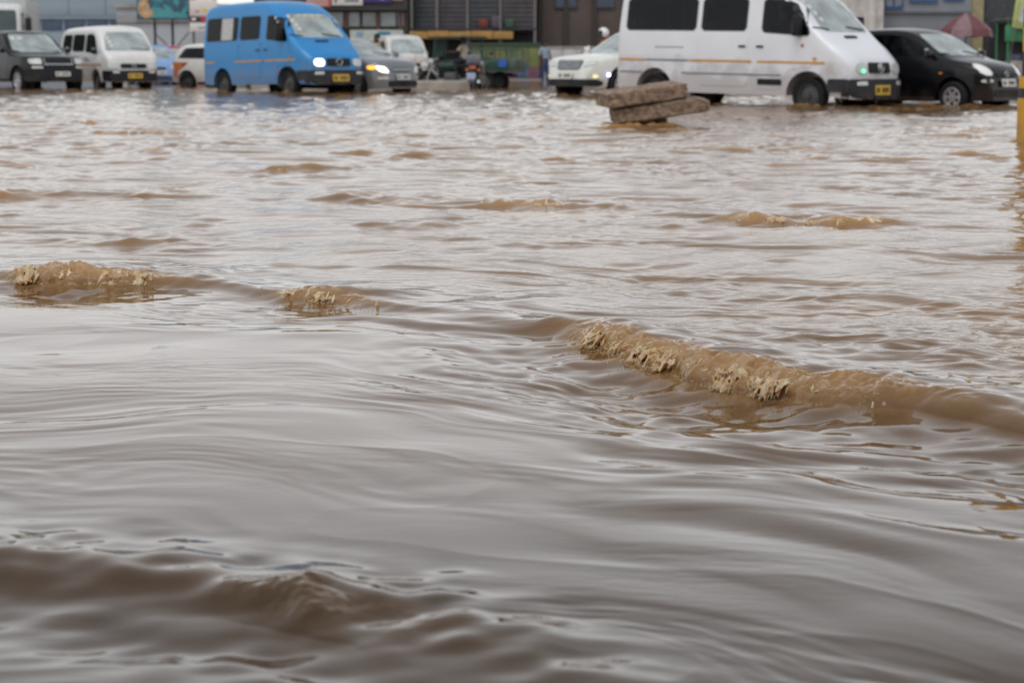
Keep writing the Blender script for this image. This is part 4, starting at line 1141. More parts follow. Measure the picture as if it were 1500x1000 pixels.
# black SUV
sp, xf, xr, w = car_spec(4.79, 1.92, 1.80, 2.745, .86, (1.02, 1.16), 1.16, 1.42, 2.10, .30, .12, .375, blunt=.09, zb=.34)
sp['parts'] += [('grille', 'F', rect(-.40, .86, .40, 1.0, .03), M_TRIM, .006, .02)]
sp['parts'] += [('grille_surround', 'F', [(-.44, .83), (.44, .83), (.44, .855), (-.44, .855)], M_CHROME, .02, .012), ('grille_surround', 'F', rect(-.44, .83, -.415, 1.0, .005), M_CHROME, .02, .012), ('grille_surround', 'F', rect(.415, .83, .44, 1.0, .005), M_CHROME, .02, .012)]
for s in (-1, 1):
    sp['parts'] += [('headlight', 'F', rpoly([(s * .52, .84), (s * .80, .86), (s * .82, .99), (s * .50, 1.0)], .03), M_LAMP, .006, .02), ('fog_lamp', 'F', rect(min(s * .5, s * .76), .73, max(s * .5, s * .76), .79, .02), M_SIGNW, .035, .01)]
sp['parts'] += [('bumper', 'F', rect(-.88, .36, .88, .70, .06), M_TRIM, .008, .03)] + plate(.08, .50, .46, .13, M_PLW)
sp['parts'] += [('windscreen_sticker', 'F', rect(-.62 + .2 * k, 1.56, -.50 + .22 * k, 1.63, .02), M_SIGNW, .008, .002) for k in range(2)]
black_paint = mat('black_car_paint', (.004, .0045, .006), .25, var=.1, coat=.22, spec=.22, dirt=(.35, .12))
vehicle(sp, 'sport_utility_car', 'black sport utility car with chrome edged grille beside white minivan', 'car', (-12.95 - 2.2 * math.cos(R(52)), 57.5 + 2.2 * math.sin(R(52))), 52, black_paint)

# white sport utility car behind the minibus
sp, xf, xr, w = car_spec(4.80, 1.92, 1.67, 2.85, .93, (.98, 1.10), 1.12, 1.55, 2.35, .75, .22, .385, blunt=.16, zb=.34)
sp['parts'] += [('grille', 'F', rpoly([(-.36, .74), (.36, .74), (.42, .95), (-.42, .95)], .04), mat('grey_grille', (.12, .13, .14), .4, metal=.4), .006, .015)]
for k in range(4): sp['parts'] += [('grille_bar', 'F', rect(-.37, .775 + .045 * k, .37, .79 + .045 * k, .004), M_CHROME, .022, .008, 'grille')]
for s in (-1, 1):
    sp['parts'] += [('headlight', 'F', rpoly([(s * .46, .80), (s * .74, .84), (s * .80, .95), (s * .52, .93)], .03), M_LAMP, .006, .015)]
    sp['parts'] += [('turn_lamp', 'F', rect(s * .76 - .04, .55, s * .76 + .04, .62, .02), mat('warm_lamp', (.7, .6, .35), .3, emit=((1, .8, .4), .6)), .006, .015)]
sp['parts'] += [('bumper', 'F', rect(-.84, .36, .84, .52, .05), M_TRIM, .008, .02)] + plate(-.02, .52, .46, .15, M_PLW)
sp['parts'] += [('marker_light', 'L', ell(xf - .50, .62, .035, .035), mat('violet_led', (.3, .3, .9), .3, emit=((.35, .32, 1.0), 9)), .01, .02)]
sp['extra'].append(emblem(xf, .85, .06, 'oval'))
pearl = mat('pearl_paint', (.66, .68, .63), .3, var=.04, coat=.5, dirt=(.6, .3))
vehicle(sp, 'sport_utility_car', 'pearl white sport utility car half hidden behind the white minibus', 'car', (1.36 + 2.2 * math.cos(R(43)), 46.6 + 2.2 * math.sin(R(43))), 180 - 43, pearl)

# small black hatchback
sp, xf, xr, w = car_spec(3.54, 1.60, 1.52, 2.37, .68, (.84, 1.00), .98, .95, 1.62, .32, .12, .285, blunt=.12, zb=.20)
sp['parts'] += [('grille', 'F', rect(-.30, .64, .30, .72, .03), M_TRIM, .004, .012), ('lower_grille', 'F', rect(-.42, .28, .42, .42, .05), M_TRIM, .004, .01)]
for s in (-1, 1):
    sp['parts'] += [('headlight', 'F', rpoly([(s * .40, .66), (s * .60, .68), (s * .68, .86), (s * .56, .88), (s * .42, .78)], .05), mat('bright_lens', (.75, .76, .74), .15, coat=.8), .006, .02), ('fog_lamp', 'F', rect(s * .52 - .09, .55, s * .52 + .09, .60, .02), M_SIGNW, .01, .01)]
sp['parts'] += plate(0, .47, .44, .13, M_PLW) + [('turn_lamp', 'LR', rect(xf - .95, .70, xf - .88, .73, .01), M_AMBER, .006, .01)]
sp['extra'].append(emblem(xf, .70, .055, 'oval'))
vehicle(sp, 'hatchback_car', 'small black hatchback with bright headlamp ahead of white minibus', 'car', (8.98 - 1.8 * math.cos(R(46)), 36.6 + 1.8 * math.sin(R(46))), 46, black_paint)

# grey hatchback beside the blue minibus
sp, xf, xr, w = car_spec(4.35, 1.76, 1.52, 2.60, .86, (.90, 1.05), 1.02, 1.10, 1.90, .5, .15, .315, blunt=.14, zb=.22)
sp['parts'] += [('grille', 'F', rect(-.32, .66, .32, .77, .03), mat('grey_grille', (.12, .13, .14)), .004, .012), ('grille_bar', 'F', rect(-.32, .70, .32, .725, .008), M_CHROME, .018, .008, 'grille'), ('lower_grille', 'F', rect(-.5, .28, .5, .44, .05), M_TRIM, .004, .01)]
for s in (-1, 1):
    sp['parts'] += [('headlight', 'F', rpoly([(s * .42, .62), (s * .66, .66), (s * .74, .82), (s * .50, .78)], .04), (mat('dipped_lamp', (.9, .9, .85), .2, emit=((1, .9, .72), 1.1)) if s < 0 else M_LAMP), .006, .02), ('fog_lamp', 'F', rect(s * .58 - .11, .48, s * .58 + .11, .53, .02), M_SIGNW, .01, .012)]
sp['parts'] += [('turn_lamp', 'F', rect(-.80, .72, -.72, .82, .02), mat('amber_lit', (.8, .3, .03), .3, emit=((1, .45, .05), 1.2)), .008, .02)]
sp['parts'] += plate(.0, .46, .44, .13, M_PLW)
grey_paint = mat('grey_car_paint', (.17, .19, .21), .35, var=.06, coat=.4, metal=.3, dirt=(.55, .3))
vehicle(sp, 'hatchback_car', 'grey hatchback with lit amber headlamp beside the blue minibus', 'car', (-2.85 - 2.1 * math.cos(R(44)), 51.6 + 2.1 * math.sin(R(44))), 44, grey_paint)

# pale blue car, red car behind it, white taxi with an orange wing
sp, xf, xr, w = car_spec(3.5, 1.50, 1.48, 2.34, .62, (.86, 1.02), .98, .92, 1.55, .3, .12, .28, 'steel', blunt=.13, zb=.2, glass_=G_CLEAR)
for s in (-1, 1): sp['parts'] += [('headlight', 'F', ell(s * .50, .72, .12, .09), M_LAMP, .006, .02)]
sp['parts'] += [('grille', 'F', rect(-.22, .64, .22, .72, .03), M_TRIM, .004, .012), ('lower_grille', 'F', rect(-.5, .26, .5, .42, .04), mat('navy_trim', (.02, .04, .09), .5), .004, .01)] + plate(0, .47, .42, .12, M_PLW)
lightblue = mat('light_blue_paint', (.17, .31, .58), .35, var=.05, coat=.4, dirt=(.5, .3))
vehicle(sp, 'compact_car', 'pale blue compact car tucked behind the white minivan', 'car', (-12.45 - .45, 70.6 + 1.6), 72, lightblue)
sp2, xf, xr, w = car_spec(4.0, 1.66, 1.50, 2.5, .78, (.86, 1.02), .98, 1.0, 1.7, .4, .12, .30, 'steel', blunt=.13, zb=.2, glass_=G_CLEAR)
for s in (-1, 1): sp2['parts'] += [('headlight', 'F', rpoly([(s * .42, .64), (s * .68, .66), (s * .70, .80), (s * .46, .78)], .04), M_LAMP, .006, .02)]
sp2['parts'] += plate(0, .45, .42, .12, M_PLW)
vehicle(sp2, 'hatchback_car', 'crimson car showing only its roof behind the pale blue car', 'car', (-13.05, 77.5), 66, mat('crimson_paint', (.42, .03, .08), .35, coat=.4, var=.05))
sp, xf, xr, w = car_spec(3.9, 1.66, 1.47, 2.46, .78, (.86, 1.0), .96, 1.0, 1.75, .30, .10, .29, 'steel', blunt=.13, zb=.2)
sp['parts'] += [('orange_wing', 'LR', rpoly([(xr + .06, .42), (-2.46 / 2 - .36, .42), (-2.46 / 2 - .36, .62), (-2.46 / 2 - .12, .74), (-2.46 / 2 + .1, .9), (xr + .10, .9)], .03), mat('taxi_orange', (.52, .16, .06), .45), .002, .005), ('orange_tailgate', 'B', rect(-.5, .45, .5, .85, .05), MATS['taxi_orange'], .002, .006)]
for s in (-1, 1): sp['parts'] += [('headlight', 'F', rect(s * .55 - .13, .64, s * .55 + .13, .76, .03), M_LAMP, .006, .02)]
vehicle(sp, 'taxi', 'white taxi with orange rear wing behind the blue minibus', 'taxi', (-8.75, 63.2), 26, mat('taxi_white', (.62, .62, .60), .4, coat=.3, var=.05, dirt=(.5, .3)))

# --- forward-control white minivans
def minivan_spec(parts_extra=True):
    xf, xr = 2.22, -2.30; w = .845
    sp = dict(prof=[(xr, .55), (xr + .03, 1.2), (xr + .16, 1.80), (xr + .45, 1.95), (xf - 1.5, 1.97), (xf - 1.0, 1.90), (xf - .42, 1.26), (xf - .10, 1.08), (xf - .05, .75), (xf, .42)],
              bottom=[(xr, .42), (xr + .4, .32), (xf - .4, .32), (xf, .32)], plan=[(xr, w * .88), (xr + .15, w * .97), (xf - 1, w), (xf - .4, w * .97), (xf - .15, w * .9), (xf, w * .72)],
              side=[(.2, .97), (.5, 1), (1.05, 1), (1.2, .98), (2.0, .84)], r=.14, crown=.04, cabin=(xr + .1, xf - .55), floor=.70, axles=(1.2, -1.25), wheel=(.32, .2, 'steel'), track=.72,
              windows=[rpoly([(-1.95, 1.22), (-1.05, 1.22), (-1.05, 1.74), (-1.85, 1.74)], .07), rpoly([(-.95, 1.22), (.15, 1.22), (.15, 1.74), (-.95, 1.74)], .07), rpoly([(.28, 1.20), (1.42, 1.16), (1.10, 1.60), (.92, 1.74), (.28, 1.74)], .07)],
              screen=rpoly([(-.72, 1.24), (.72, 1.24), (.60, 1.80), (-.60, 1.80)], .08), screen_x=xf - 1.5, rear_glass=rpoly([(-.6, 1.2), (.6, 1.2), (.55, 1.7), (-.55, 1.7)], .06), rear_x=xr + .5,
              seats=[(.7, .42, .66), (.7, -.42, .66)] + [(-.3 - .8 * i, y, .66) for i in range(2) for y in (.42, -.42)], glass=G_TINT)
    P = [('bumper', 'F', rect(-.80, .34, .80, .66, .06), M_TRIM, .008, .035), ('bumper_end', 'LR', rect(xf - .40, .36, xf - .12, .66, .03), M_TRIM, .006, .03), ('grille', 'F', rect(-.40, .72, .40, .86, .03), M_TRIM, .006, .015)]
    for s in (-1, 1): P += [('headlight', 'F', rect(s * .59 - .16, .72, s * .59 + .16, .90, .04), M_LAMP, .006, .02), ('fog_lamp', 'F', rect(s * .55 - .1, .58, s * .55 + .1, .64, .02), M_SIGNW, .045, .008)]
    P += plate(.02, .43, .44, .14, M_PLY)
    P += [('door', 'LR', rpoly([(.22, .45), (.78, .45), (.86, .8), (1.5, .85), (1.46, 1.12), (.22, 1.16)], .05), 'paint', .001, .006), ('door', 'LR', rpoly([(-.98, .45), (.17, .45), (.17, 1.16), (-.98, 1.16)], .05), 'paint', .001, .006),
          ('door_handle', 'LR', rect(.28, 1.0, .40, 1.03, .01), M_TRIM, .008, .02), ('stripe', 'LR', [(-1.9, .80), (1.7, .80), (1.7, .86), (-1.9, .86)], mat('tan_stripe', (.5, .30, .14), .5), .008, .004)]
    P += [('tail_lamp', 'B', rect(s * .70 - .05, .8, s * .70 + .05, 1.1, .02), M_REDL, .004, .02) for s in (-1, 1)]
    sp['parts'] = P; sp['extra'] = [mirrors(1.32, .82, 1.14, M_TRIM, .9), wiper(xf - .45, 1.24, 1.3), emblem(xf, .80, .06, 'oval')]
    return sp
sp = minivan_spec()
for k, (a, b_) in enumerate(((.32, .37), (.44, .49), (.58, .66))): sp['parts'].append(('blue_figure', 'LR', rect(a, .92, b_, 1.03 if k < 2 else 1.0, .01), mat('blue_print', (.05, .12, .35), .5), .009, .003))
sp['parts'] += [('windscreen_sticker', 'F', rect(-.64 + .03 * k, 1.68 - .11 * k, -.54 + .03 * k, 1.76 - .11 * k, .02), M_SIGNW, .008, .002) for k in range(4)]
vehicle(sp, 'minivan', 'white minivan with yellow plate beside the black sport utility car', 'minivan', (-11.25 - 2.2 * math.cos(R(59)), 59.8 + 2.2 * math.sin(R(59))), 59, mat('minivan_white', (.66, .66, .65), .35, coat=.4, var=.05, dirt=(.7, .4)))
sp = minivan_spec()
vehicle(sp, 'minivan', 'mud streaked white minivan parked behind the grey hatchback', 'minivan', (-4.5 - .2, 82.0), 72, mat('minivan_white_b', (.55, .54, .52), .45, coat=.2, var=.15, scale=3, dirt=(1.1, .5)))

# --- lorry at the edge
t = thing('lorry', 'white lorry cab with teal windscreen and long black mirror', 'lorry', (-16.95, 65.2, ROAD_Z), -R(82))
sp = dict(prof=[(-.75, .6), (-.73, 1.9), (-.68, 2.66), (-.4, 2.78), (.25, 2.76), (.42, 2.66), (.62, 1.55), (.72, 1.4), (.78, .5)], bottom=[(-.75, .55), (.78, .48)], plan=[(-.75, 1.12), (.3, 1.14), (.6, 1.1), (.78, 1.0)],
          side=[(.4, 1), (1.5, 1), (2.8, .95)], r=.12, crown=.03)
lm = loft(sp); bvh = BVHTree.FromBMesh(lm)
cabw = mat('lorry_white', (.55, .56, .55), .4, coat=.3, var=.08, dirt=(.9, .4))
link('cab', carve(lm, [loft(sp, inset=.06, xr=(-.66, .60), floor=.9, step=.2), prism(shrink([(-.98, 1.62), (.98, 1.62), (.94, 2.56), (-.94, 2.56)]), 'X', -.2, 3), prism(shrink([(-.4, 1.6), (.38, 1.6), (.22, 2.5), (-.4, 2.5)]), 'Y', -2, 2)]), cabw, t)
link('windscreen', patch(bvh, rpoly([(-.98, 1.62), (.98, 1.62), (.94, 2.56), (-.94, 2.56)], .06), 'F', .002, .006), glass('teal_glass', (.18, .34, .33), .12, (.25, .42, .40), 1.6), t)
for s in 'LR': link('side_window', patch(bvh, rpoly([(-.4, 1.6), (.38, 1.6), (.22, 2.5), (-.4, 2.5)], .05), s, .002, .005), G_TINT, t)
link('bumper', patch(bvh, rect(-1.05, .5, 1.05, .85, .04), 'F', .01, .06), M_BUMP, t)
link('grille', patch(bvh, rect(-.6, 1.0, .6, 1.4, .04), 'F', .005, .02), M_TRIM, t)
for s in (-1, 1):
    link('headlight', patch(bvh, rect(s * .82 - .15, .95, s * .82 + .15, 1.2, .04), 'F', .005, .03), M_LAMP, t)
    mo = box('mirror', .62, s * 1.34 - .10, 1.72, .72, s * 1.34 + .10, 2.32, M_TRIM, t, .03)
    tubes('mirror_arm', [([(.5, s * 1.08, 2.4), (.66, s * 1.34, 2.4), (.66, s * 1.34, 1.6), (.55, s * 1.1, 1.55)], .015)], M_TRIM, mo, 6)
box('cargo_box', -5.2, -1.15, .95, -.85, 1.15, 2.95, mat('cargo_white', (.42, .43, .43), .6, var=.1, dirt=(1.3, .4)), t, .03)
box('chassis', -5.1, -.45, .55, -.7, .45, .90, M_TRIM, t)
wheels(t, [(.05, .95), (.05, -.95), (-3.9, .95), (-3.9, -.95)], .45, .26, 'steel')

# ------------------------------------------------------------------ broken concrete slabs
def slab(label, L_, D_, T_, loc, rot, seed, chip):
    rng = np.random.default_rng(seed)
    bm = bmesh.new(); bbox(bm, -L_ / 2, -D_ / 2, -T_ / 2, L_ / 2, D_ / 2, T_ / 2)
    bmesh.ops.subdivide_edges(bm, edges=bm.edges[:], cuts=22, use_grid_fill=True)
    V = np.array([v.co[:] for v in bm.verts])
    n1 = gnoise(V[:, 0] * 5 + V[:, 2] * 7, V[:, 1] * 5 - V[:, 2] * 5, seed); n2 = gnoise(V[:, 0] * 16 + V[:, 2] * 19, V[:, 1] * 16 + V[:, 2] * 11, seed + 1); n3 = gnoise(V[:, 0] * 40 + V[:, 2] * 31, V[:, 1] * 40 - V[:, 2] * 27, seed + 2)
    for v, a, b_, c in zip(bm.verts, n1, n2, n3):
        co = v.co.copy()
        ex = abs(co.x) / (L_ / 2); ey = abs(co.y) / (D_ / 2); ez = abs(co.z) / (T_ / 2)
        k = (ex > .97) + (ey > .94) + (ez > .9)
        d = Vector((co.x / L_, co.y / D_, co.z / T_)).normalized()
        v.co += d * (a * .012 + b_ * .011 + c * .007)
        if k >= 2: v.co -= Vector((math.copysign(1, co.x) * (ex > .97), math.copysign(1, co.y) * (ey > .94), math.copysign(1, co.z) * (ez > .9))) * (.003 + .016 * max(0, a + b_) + chip * max(0, b_ + .3) * .03)
        # a knocked-off corner
        if co.x > L_ * .36 and chip: v.co.z -= (co.x - L_ * .36) * .35 * (co.z > 0); v.co.x -= max(0, abs(co.y) / D_ - .2) * .15
    bmesh.ops.subdivide_edges(bm, edges=[], cuts=1)
    m_ = mat('slab_concrete', (.235, .168, .12), .9, var=.55, scale=14, bump=1.0, bscale=30)
    o = link('concrete_slab', bm_mesh(bm, 'slab', 30), m_, None, loc, rot)
    return tag(o, label, 'slab', 'broken slabs stacked in the flood')
slab('broken concrete slab lying tilted on top of another slab', 1.02, .62, .175, (1.60, 24.85, .395), (R(3), R(-7.5), R(12)), 3, 0)
slab('longer concrete slab underneath, its end jutting out over the water', 1.20, .60, .185, (1.84, 24.9, .215), (R(2), R(-8), R(4)), 8, 1)
slab('dark stump of concrete propping the two slabs up', .50, .40, .26, (1.66, 25.0, -.03), (0, 0, R(6)), 12, 0)

# ------------------------------------------------------------------ yellow and black traffic post
b = thing('traffic_post', 'yellow and black banded steel post standing in the flood', 'post', (5.10, 19.75, ROAD_Z))
M_YEL = mat('post_yellow', (.60, .31, .012), .5, var=.12, scale=8, dirt=(.45, .4))
for (z0, z1, r_, m_) in ((0, .57, .115, M_YEL), (.575, .665, .108, M_DARK), (.67, .78, .108, M_YEL), (.785, 1.02, .085, M_DARK), (1.025, 1.25, .085, M_YEL), (1.255, 1.5, .085, M_DARK), (1.505, 2.6, .07, M_YEL)):
    link('band', bm_mesh(lathe([(0, z0), (r_, z0), (r_ + .002, (z0 + z1) / 2), (r_, z1), (0, z1)], 24, 'Z'), 'band', 40), m_, b)
box('base_plate', -.2, -.2, 0.001, .2, .2, .03, M_GREYP, b, .005)
for (x, y) in ((.15, .15), (-.15, .15), (.15, -.15), (-.15, -.15)): tubes('bolt', [([(x, y, .03), (x, y, .07)], .015)], M_GREYP, b, 6)

# ------------------------------------------------------------------ people
SKIN = mat('skin_brown', (.085, .045, .028), .55, var=.08)
HAIR = mat('hair_black', (.010, .009, .009), .8)
def person_mesh(pose):
    """one continuous figure grown from a jointed skeleton; faces x+"""
    J = {}; E = []; Rr = {}
    def j(n, p, r, par=None):
        J[n] = Vector(p); Rr[n] = r
        if par: E.append((par, n))
    seat = pose in ('sit', 'ride')
    hz = .0
    j('pelvis', (0, 0, hz), .135)
    lean = .10 if pose == 'ride' else (-.05 if pose == 'sit' else 0)
    j('waist', (lean * .3, 0, hz + .17), .125, 'pelvis'); j('chest', (lean * .7, 0, hz + .36), .15, 'waist'); j('collar', (lean, 0, hz + .49), .10, 'chest')
    j('neck', (lean + .01, 0, hz + .56), .055, 'collar'); j('jaw', (lean + .035, 0, hz + .635), .075, 'neck'); j('head', (lean + .02, 0, hz + .71), .098, 'jaw'); j('crown', (lean + .01, 0, hz + .775), .075, 'head')
    j('nose', (lean + .125, 0, hz + .69), .018, 'head')
    for s, n in ((1, 'l'), (-1, 'r')):
        j('sh' + n, (lean, s * .175, hz + .47), .065, 'collar')
        if pose == 'stand': el, wr = (-.03, s * .23, hz + .20), (.05, s * .24, hz - .04)
        elif pose == 'ride': el, wr = (.22, s * .27, hz + .30), (.46, s * .28, hz + .30)
        else: el, wr = (.10, s * .24, hz + .22), (.32, s * .15, hz + .20)
        j('el' + n, el, .045, 'sh' + n); j('wr' + n, wr, .030, 'el' + n)
        d = (Vector(wr) - Vector(el)).normalized()
        j('palm' + n, Vector(wr) + d * .07, .032, 'wr' + n)
        side = Vector((0, 1, 0)) if abs(d.y) < .8 else Vector((1, 0, 0))
        for k in range(4): j('fg%s%d' % (n, k), Vector(wr) + d * (.15 + .012 * (1 - abs(k - 1.4))) + side * (k - 1.5) * .021, .009, 'palm' + n)
        j('th' + n, Vector(wr) + d * .09 + side * (-s * .055), .010, 'palm' + n)
        if seat:
            j('kn' + n, (.42, s * .13, hz + .02), .068, 'pelvis'); j('an' + n, (.46 if pose == 'sit' else .25, s * .14, hz - .40), .042, 'kn' + n)
        else:
            j('kn' + n, (.02, s * .10, hz - .44), .065, 'pelvis'); j('an' + n, (0, s * .10, hz - .84), .042, 'kn' + n)
        a = J['an' + n]; j('toe' + n, (a.x + .16, a.y, a.z - .05), .038, 'an' + n)
    names = list(J)
    me = bpy.data.meshes.new('p'); me.from_pydata([J[n][:] for n in names], [(names.index(a), names.index(b_)) for a, b_ in E], [])
    o = bpy.data.objects.new('p', me); COL.objects.link(o)
    md = o.modifiers.new('s', 'SKIN')
    if not me.skin_vertices:
        bpy.context.view_layer.objects.active = o
    sk = me.skin_vertices[0].data if me.skin_vertices else None
    for i, n in enumerate(names):
        r = Rr[n]; sk[i].radius = (r, r); sk[i].use_root = n == 'pelvis'
        if n in ('pelvis', 'waist', 'chest'): sk[i].radius = (r * .8, r * 1.15)
    o.modifiers.new('ss', 'SUBSURF').levels = 1
    dg = bpy.context.evaluated_depsgraph_get()
    m2 = bpy.data.meshes.new_from_object(o.evaluated_get(dg), depsgraph=dg)
    bpy.data.objects.remove(o)
    # clothing regions: 0 skin, 1 shirt, 2 trousers, 3 shoes
    P = {n: J[n] for n in names}
    reg = {'pelvis': 2, 'waist': 1, 'chest': 1, 'collar': 1, 'neck': 0, 'jaw': 0, 'head': 0, 'crown': 0, 'nose': 0}
    for n in 'lr':
        reg.update({'sh' + n: 1, 'el' + n: 0, 'wr' + n: 0, 'palm' + n: 0, 'kn' + n: 2, 'an' + n: 2, 'toe' + n: 3, 'th' + n: 0}); reg.update({'fg%s%d' % (n, k): 0 for k in range(4)})
        P['ua' + n] = P['sh' + n].lerp(P['el' + n], .55); reg['ua' + n] = 1
        P['thi' + n] = P['pelvis'].lerp(P['kn' + n], .5); reg['thi' + n] = 2
        P['shin' + n] = P['kn' + n].lerp(P['an' + n], .5); reg['shin' + n] = 2
    for p in m2.polygons:
        c = p.center; p.material_index = reg[min(P, key=lambda q: (P[q] - c).length)]
    m2.polygons.foreach_set('use_smooth', np.ones(len(m2.polygons), bool))
    hm = bmesh.new(); bmesh.ops.create_uvsphere(hm, u_segments=16, v_segments=10, radius=.112)
    bmesh.ops.delete(hm, geom=[v for v in hm.verts if v.co.z < -.01 and v.co.x > -.045 or v.co.z < -.06 or v.co.x > .085], context='VERTS')
    for v in hm.verts: v.co = Vector((lean + .012 + v.co.x * 1.02, v.co.y * .92, hz + .725 + v.co.z * 1.0))
    hair = bm_mesh(hm, 'hair', 60)
    return m2, hair, lean
PM = {}
def person(label, pose, loc, rz, shirt, trousers=(.03, .035, .05), helmet=None, scale=1.0, group=None):
    if pose not in PM: PM[pose] = person_mesh(pose)
    m0, hair, lean = PM[pose]
    me = m0.copy()
    for m_ in (SKIN, mat('shirt_%.2f_%.2f_%.2f' % shirt, shirt, .85, var=.1), mat('trousers_%.2f_%.2f_%.2f' % trousers, trousers, .85), mat('shoe', (.02, .018, .016), .6)): me.materials.append(m_)
    o = link('person', me, None, None, loc, (0, 0, rz)); o.scale = (scale,) * 3
    tag(o, label, 'person', group)
    if helmet is None: link('hair', hair, HAIR, o)
    else:
        hm = bmesh.new(); bmesh.ops.create_uvsphere(hm, u_segments=20, v_segments=14, radius=.145)
        bmesh.ops.delete(hm, geom=[v for v in hm.verts if (v.co.x > .06 and -.10 < v.co.z < .06) or v.co.z < -.125], context='VERTS')
        for v in hm.verts: v.co += Vector((lean + .02, 0, .72))
        h = link('helmet', bm_mesh(hm, 'helmet', 60), mat('helmet_white', (.70, .70, .72), .3, coat=.4), o)
        bm = bmesh.new()
        vv_ = []
        for k in range(9):
            a = -1.15 + 2.3 * k / 8
            vv_.append((bm.verts.new((lean + .02 + .142 * math.cos(a), .142 * math.sin(a), .79)), bm.verts.new((lean + .03 + .138 * math.cos(a), .138 * math.sin(a), .63))))
        for k in range(8): bm.faces.new((vv_[k][0], vv_[k + 1][0], vv_[k + 1][1], vv_[k][1]))
        link('visor', bm_mesh(bm, 'visor', 60), mat('visor_black', (.012, .012, .014), .12), h)
    return o
def aboard(v, x, y, z):
    """a seat position in a vehicle's own frame -> world place"""
    bpy.context.view_layer.update()
    return tuple(v.matrix_world @ Vector((x, y, z)))
H36 = -R(41); H52 = -R(49)
person('driver in a dark shirt at the wheel of the white minibus', 'sit', aboard(VAN, .97, -.45, 1.14), H36, (.06, .06, .08))
person('passenger in a white shirt at the rear side window of the white minibus', 'sit', aboard(VAN, -2.35, -.58, 1.20), H36, (.45, .45, .50))
person('passenger in a maroon shirt behind the sliding door of the white minibus', 'sit', aboard(VAN, -.35, -.60, 1.18), H36, (.22, .05, .05))
person('passenger in an orange shirt mid way along the white minibus', 'sit', aboard(VAN, .15, -.35, 1.2), H36, (.40, .15, .05))
person('passenger in a pale blue shirt beside the minibus sliding door pillar', 'sit', aboard(VAN, -.62, -.62, 1.10), H36, (.40, .44, .60))
person('driver in a grey shirt at the wheel of the blue minibus', 'sit', aboard(BLUEVAN, .68, -.45, 1.14), H52, (.14, .15, .17))
person('passenger in a brown shirt behind the sliding door of the blue minibus', 'sit', aboard(BLUEVAN, -.35, -.60, 1.18), H52, (.24, .12, .08))
person('pedestrian in a tan shirt walking beyond the grey hatchback', 'stand', (-4.25, 63.5, .83), R(200), (.32, .20, .13))
person('pedestrian in a pale blue top by the painted fence', 'stand', (1.22, 74.5, .79), R(-70), (.24, .31, .40), (.03, .05, .13), scale=.95)

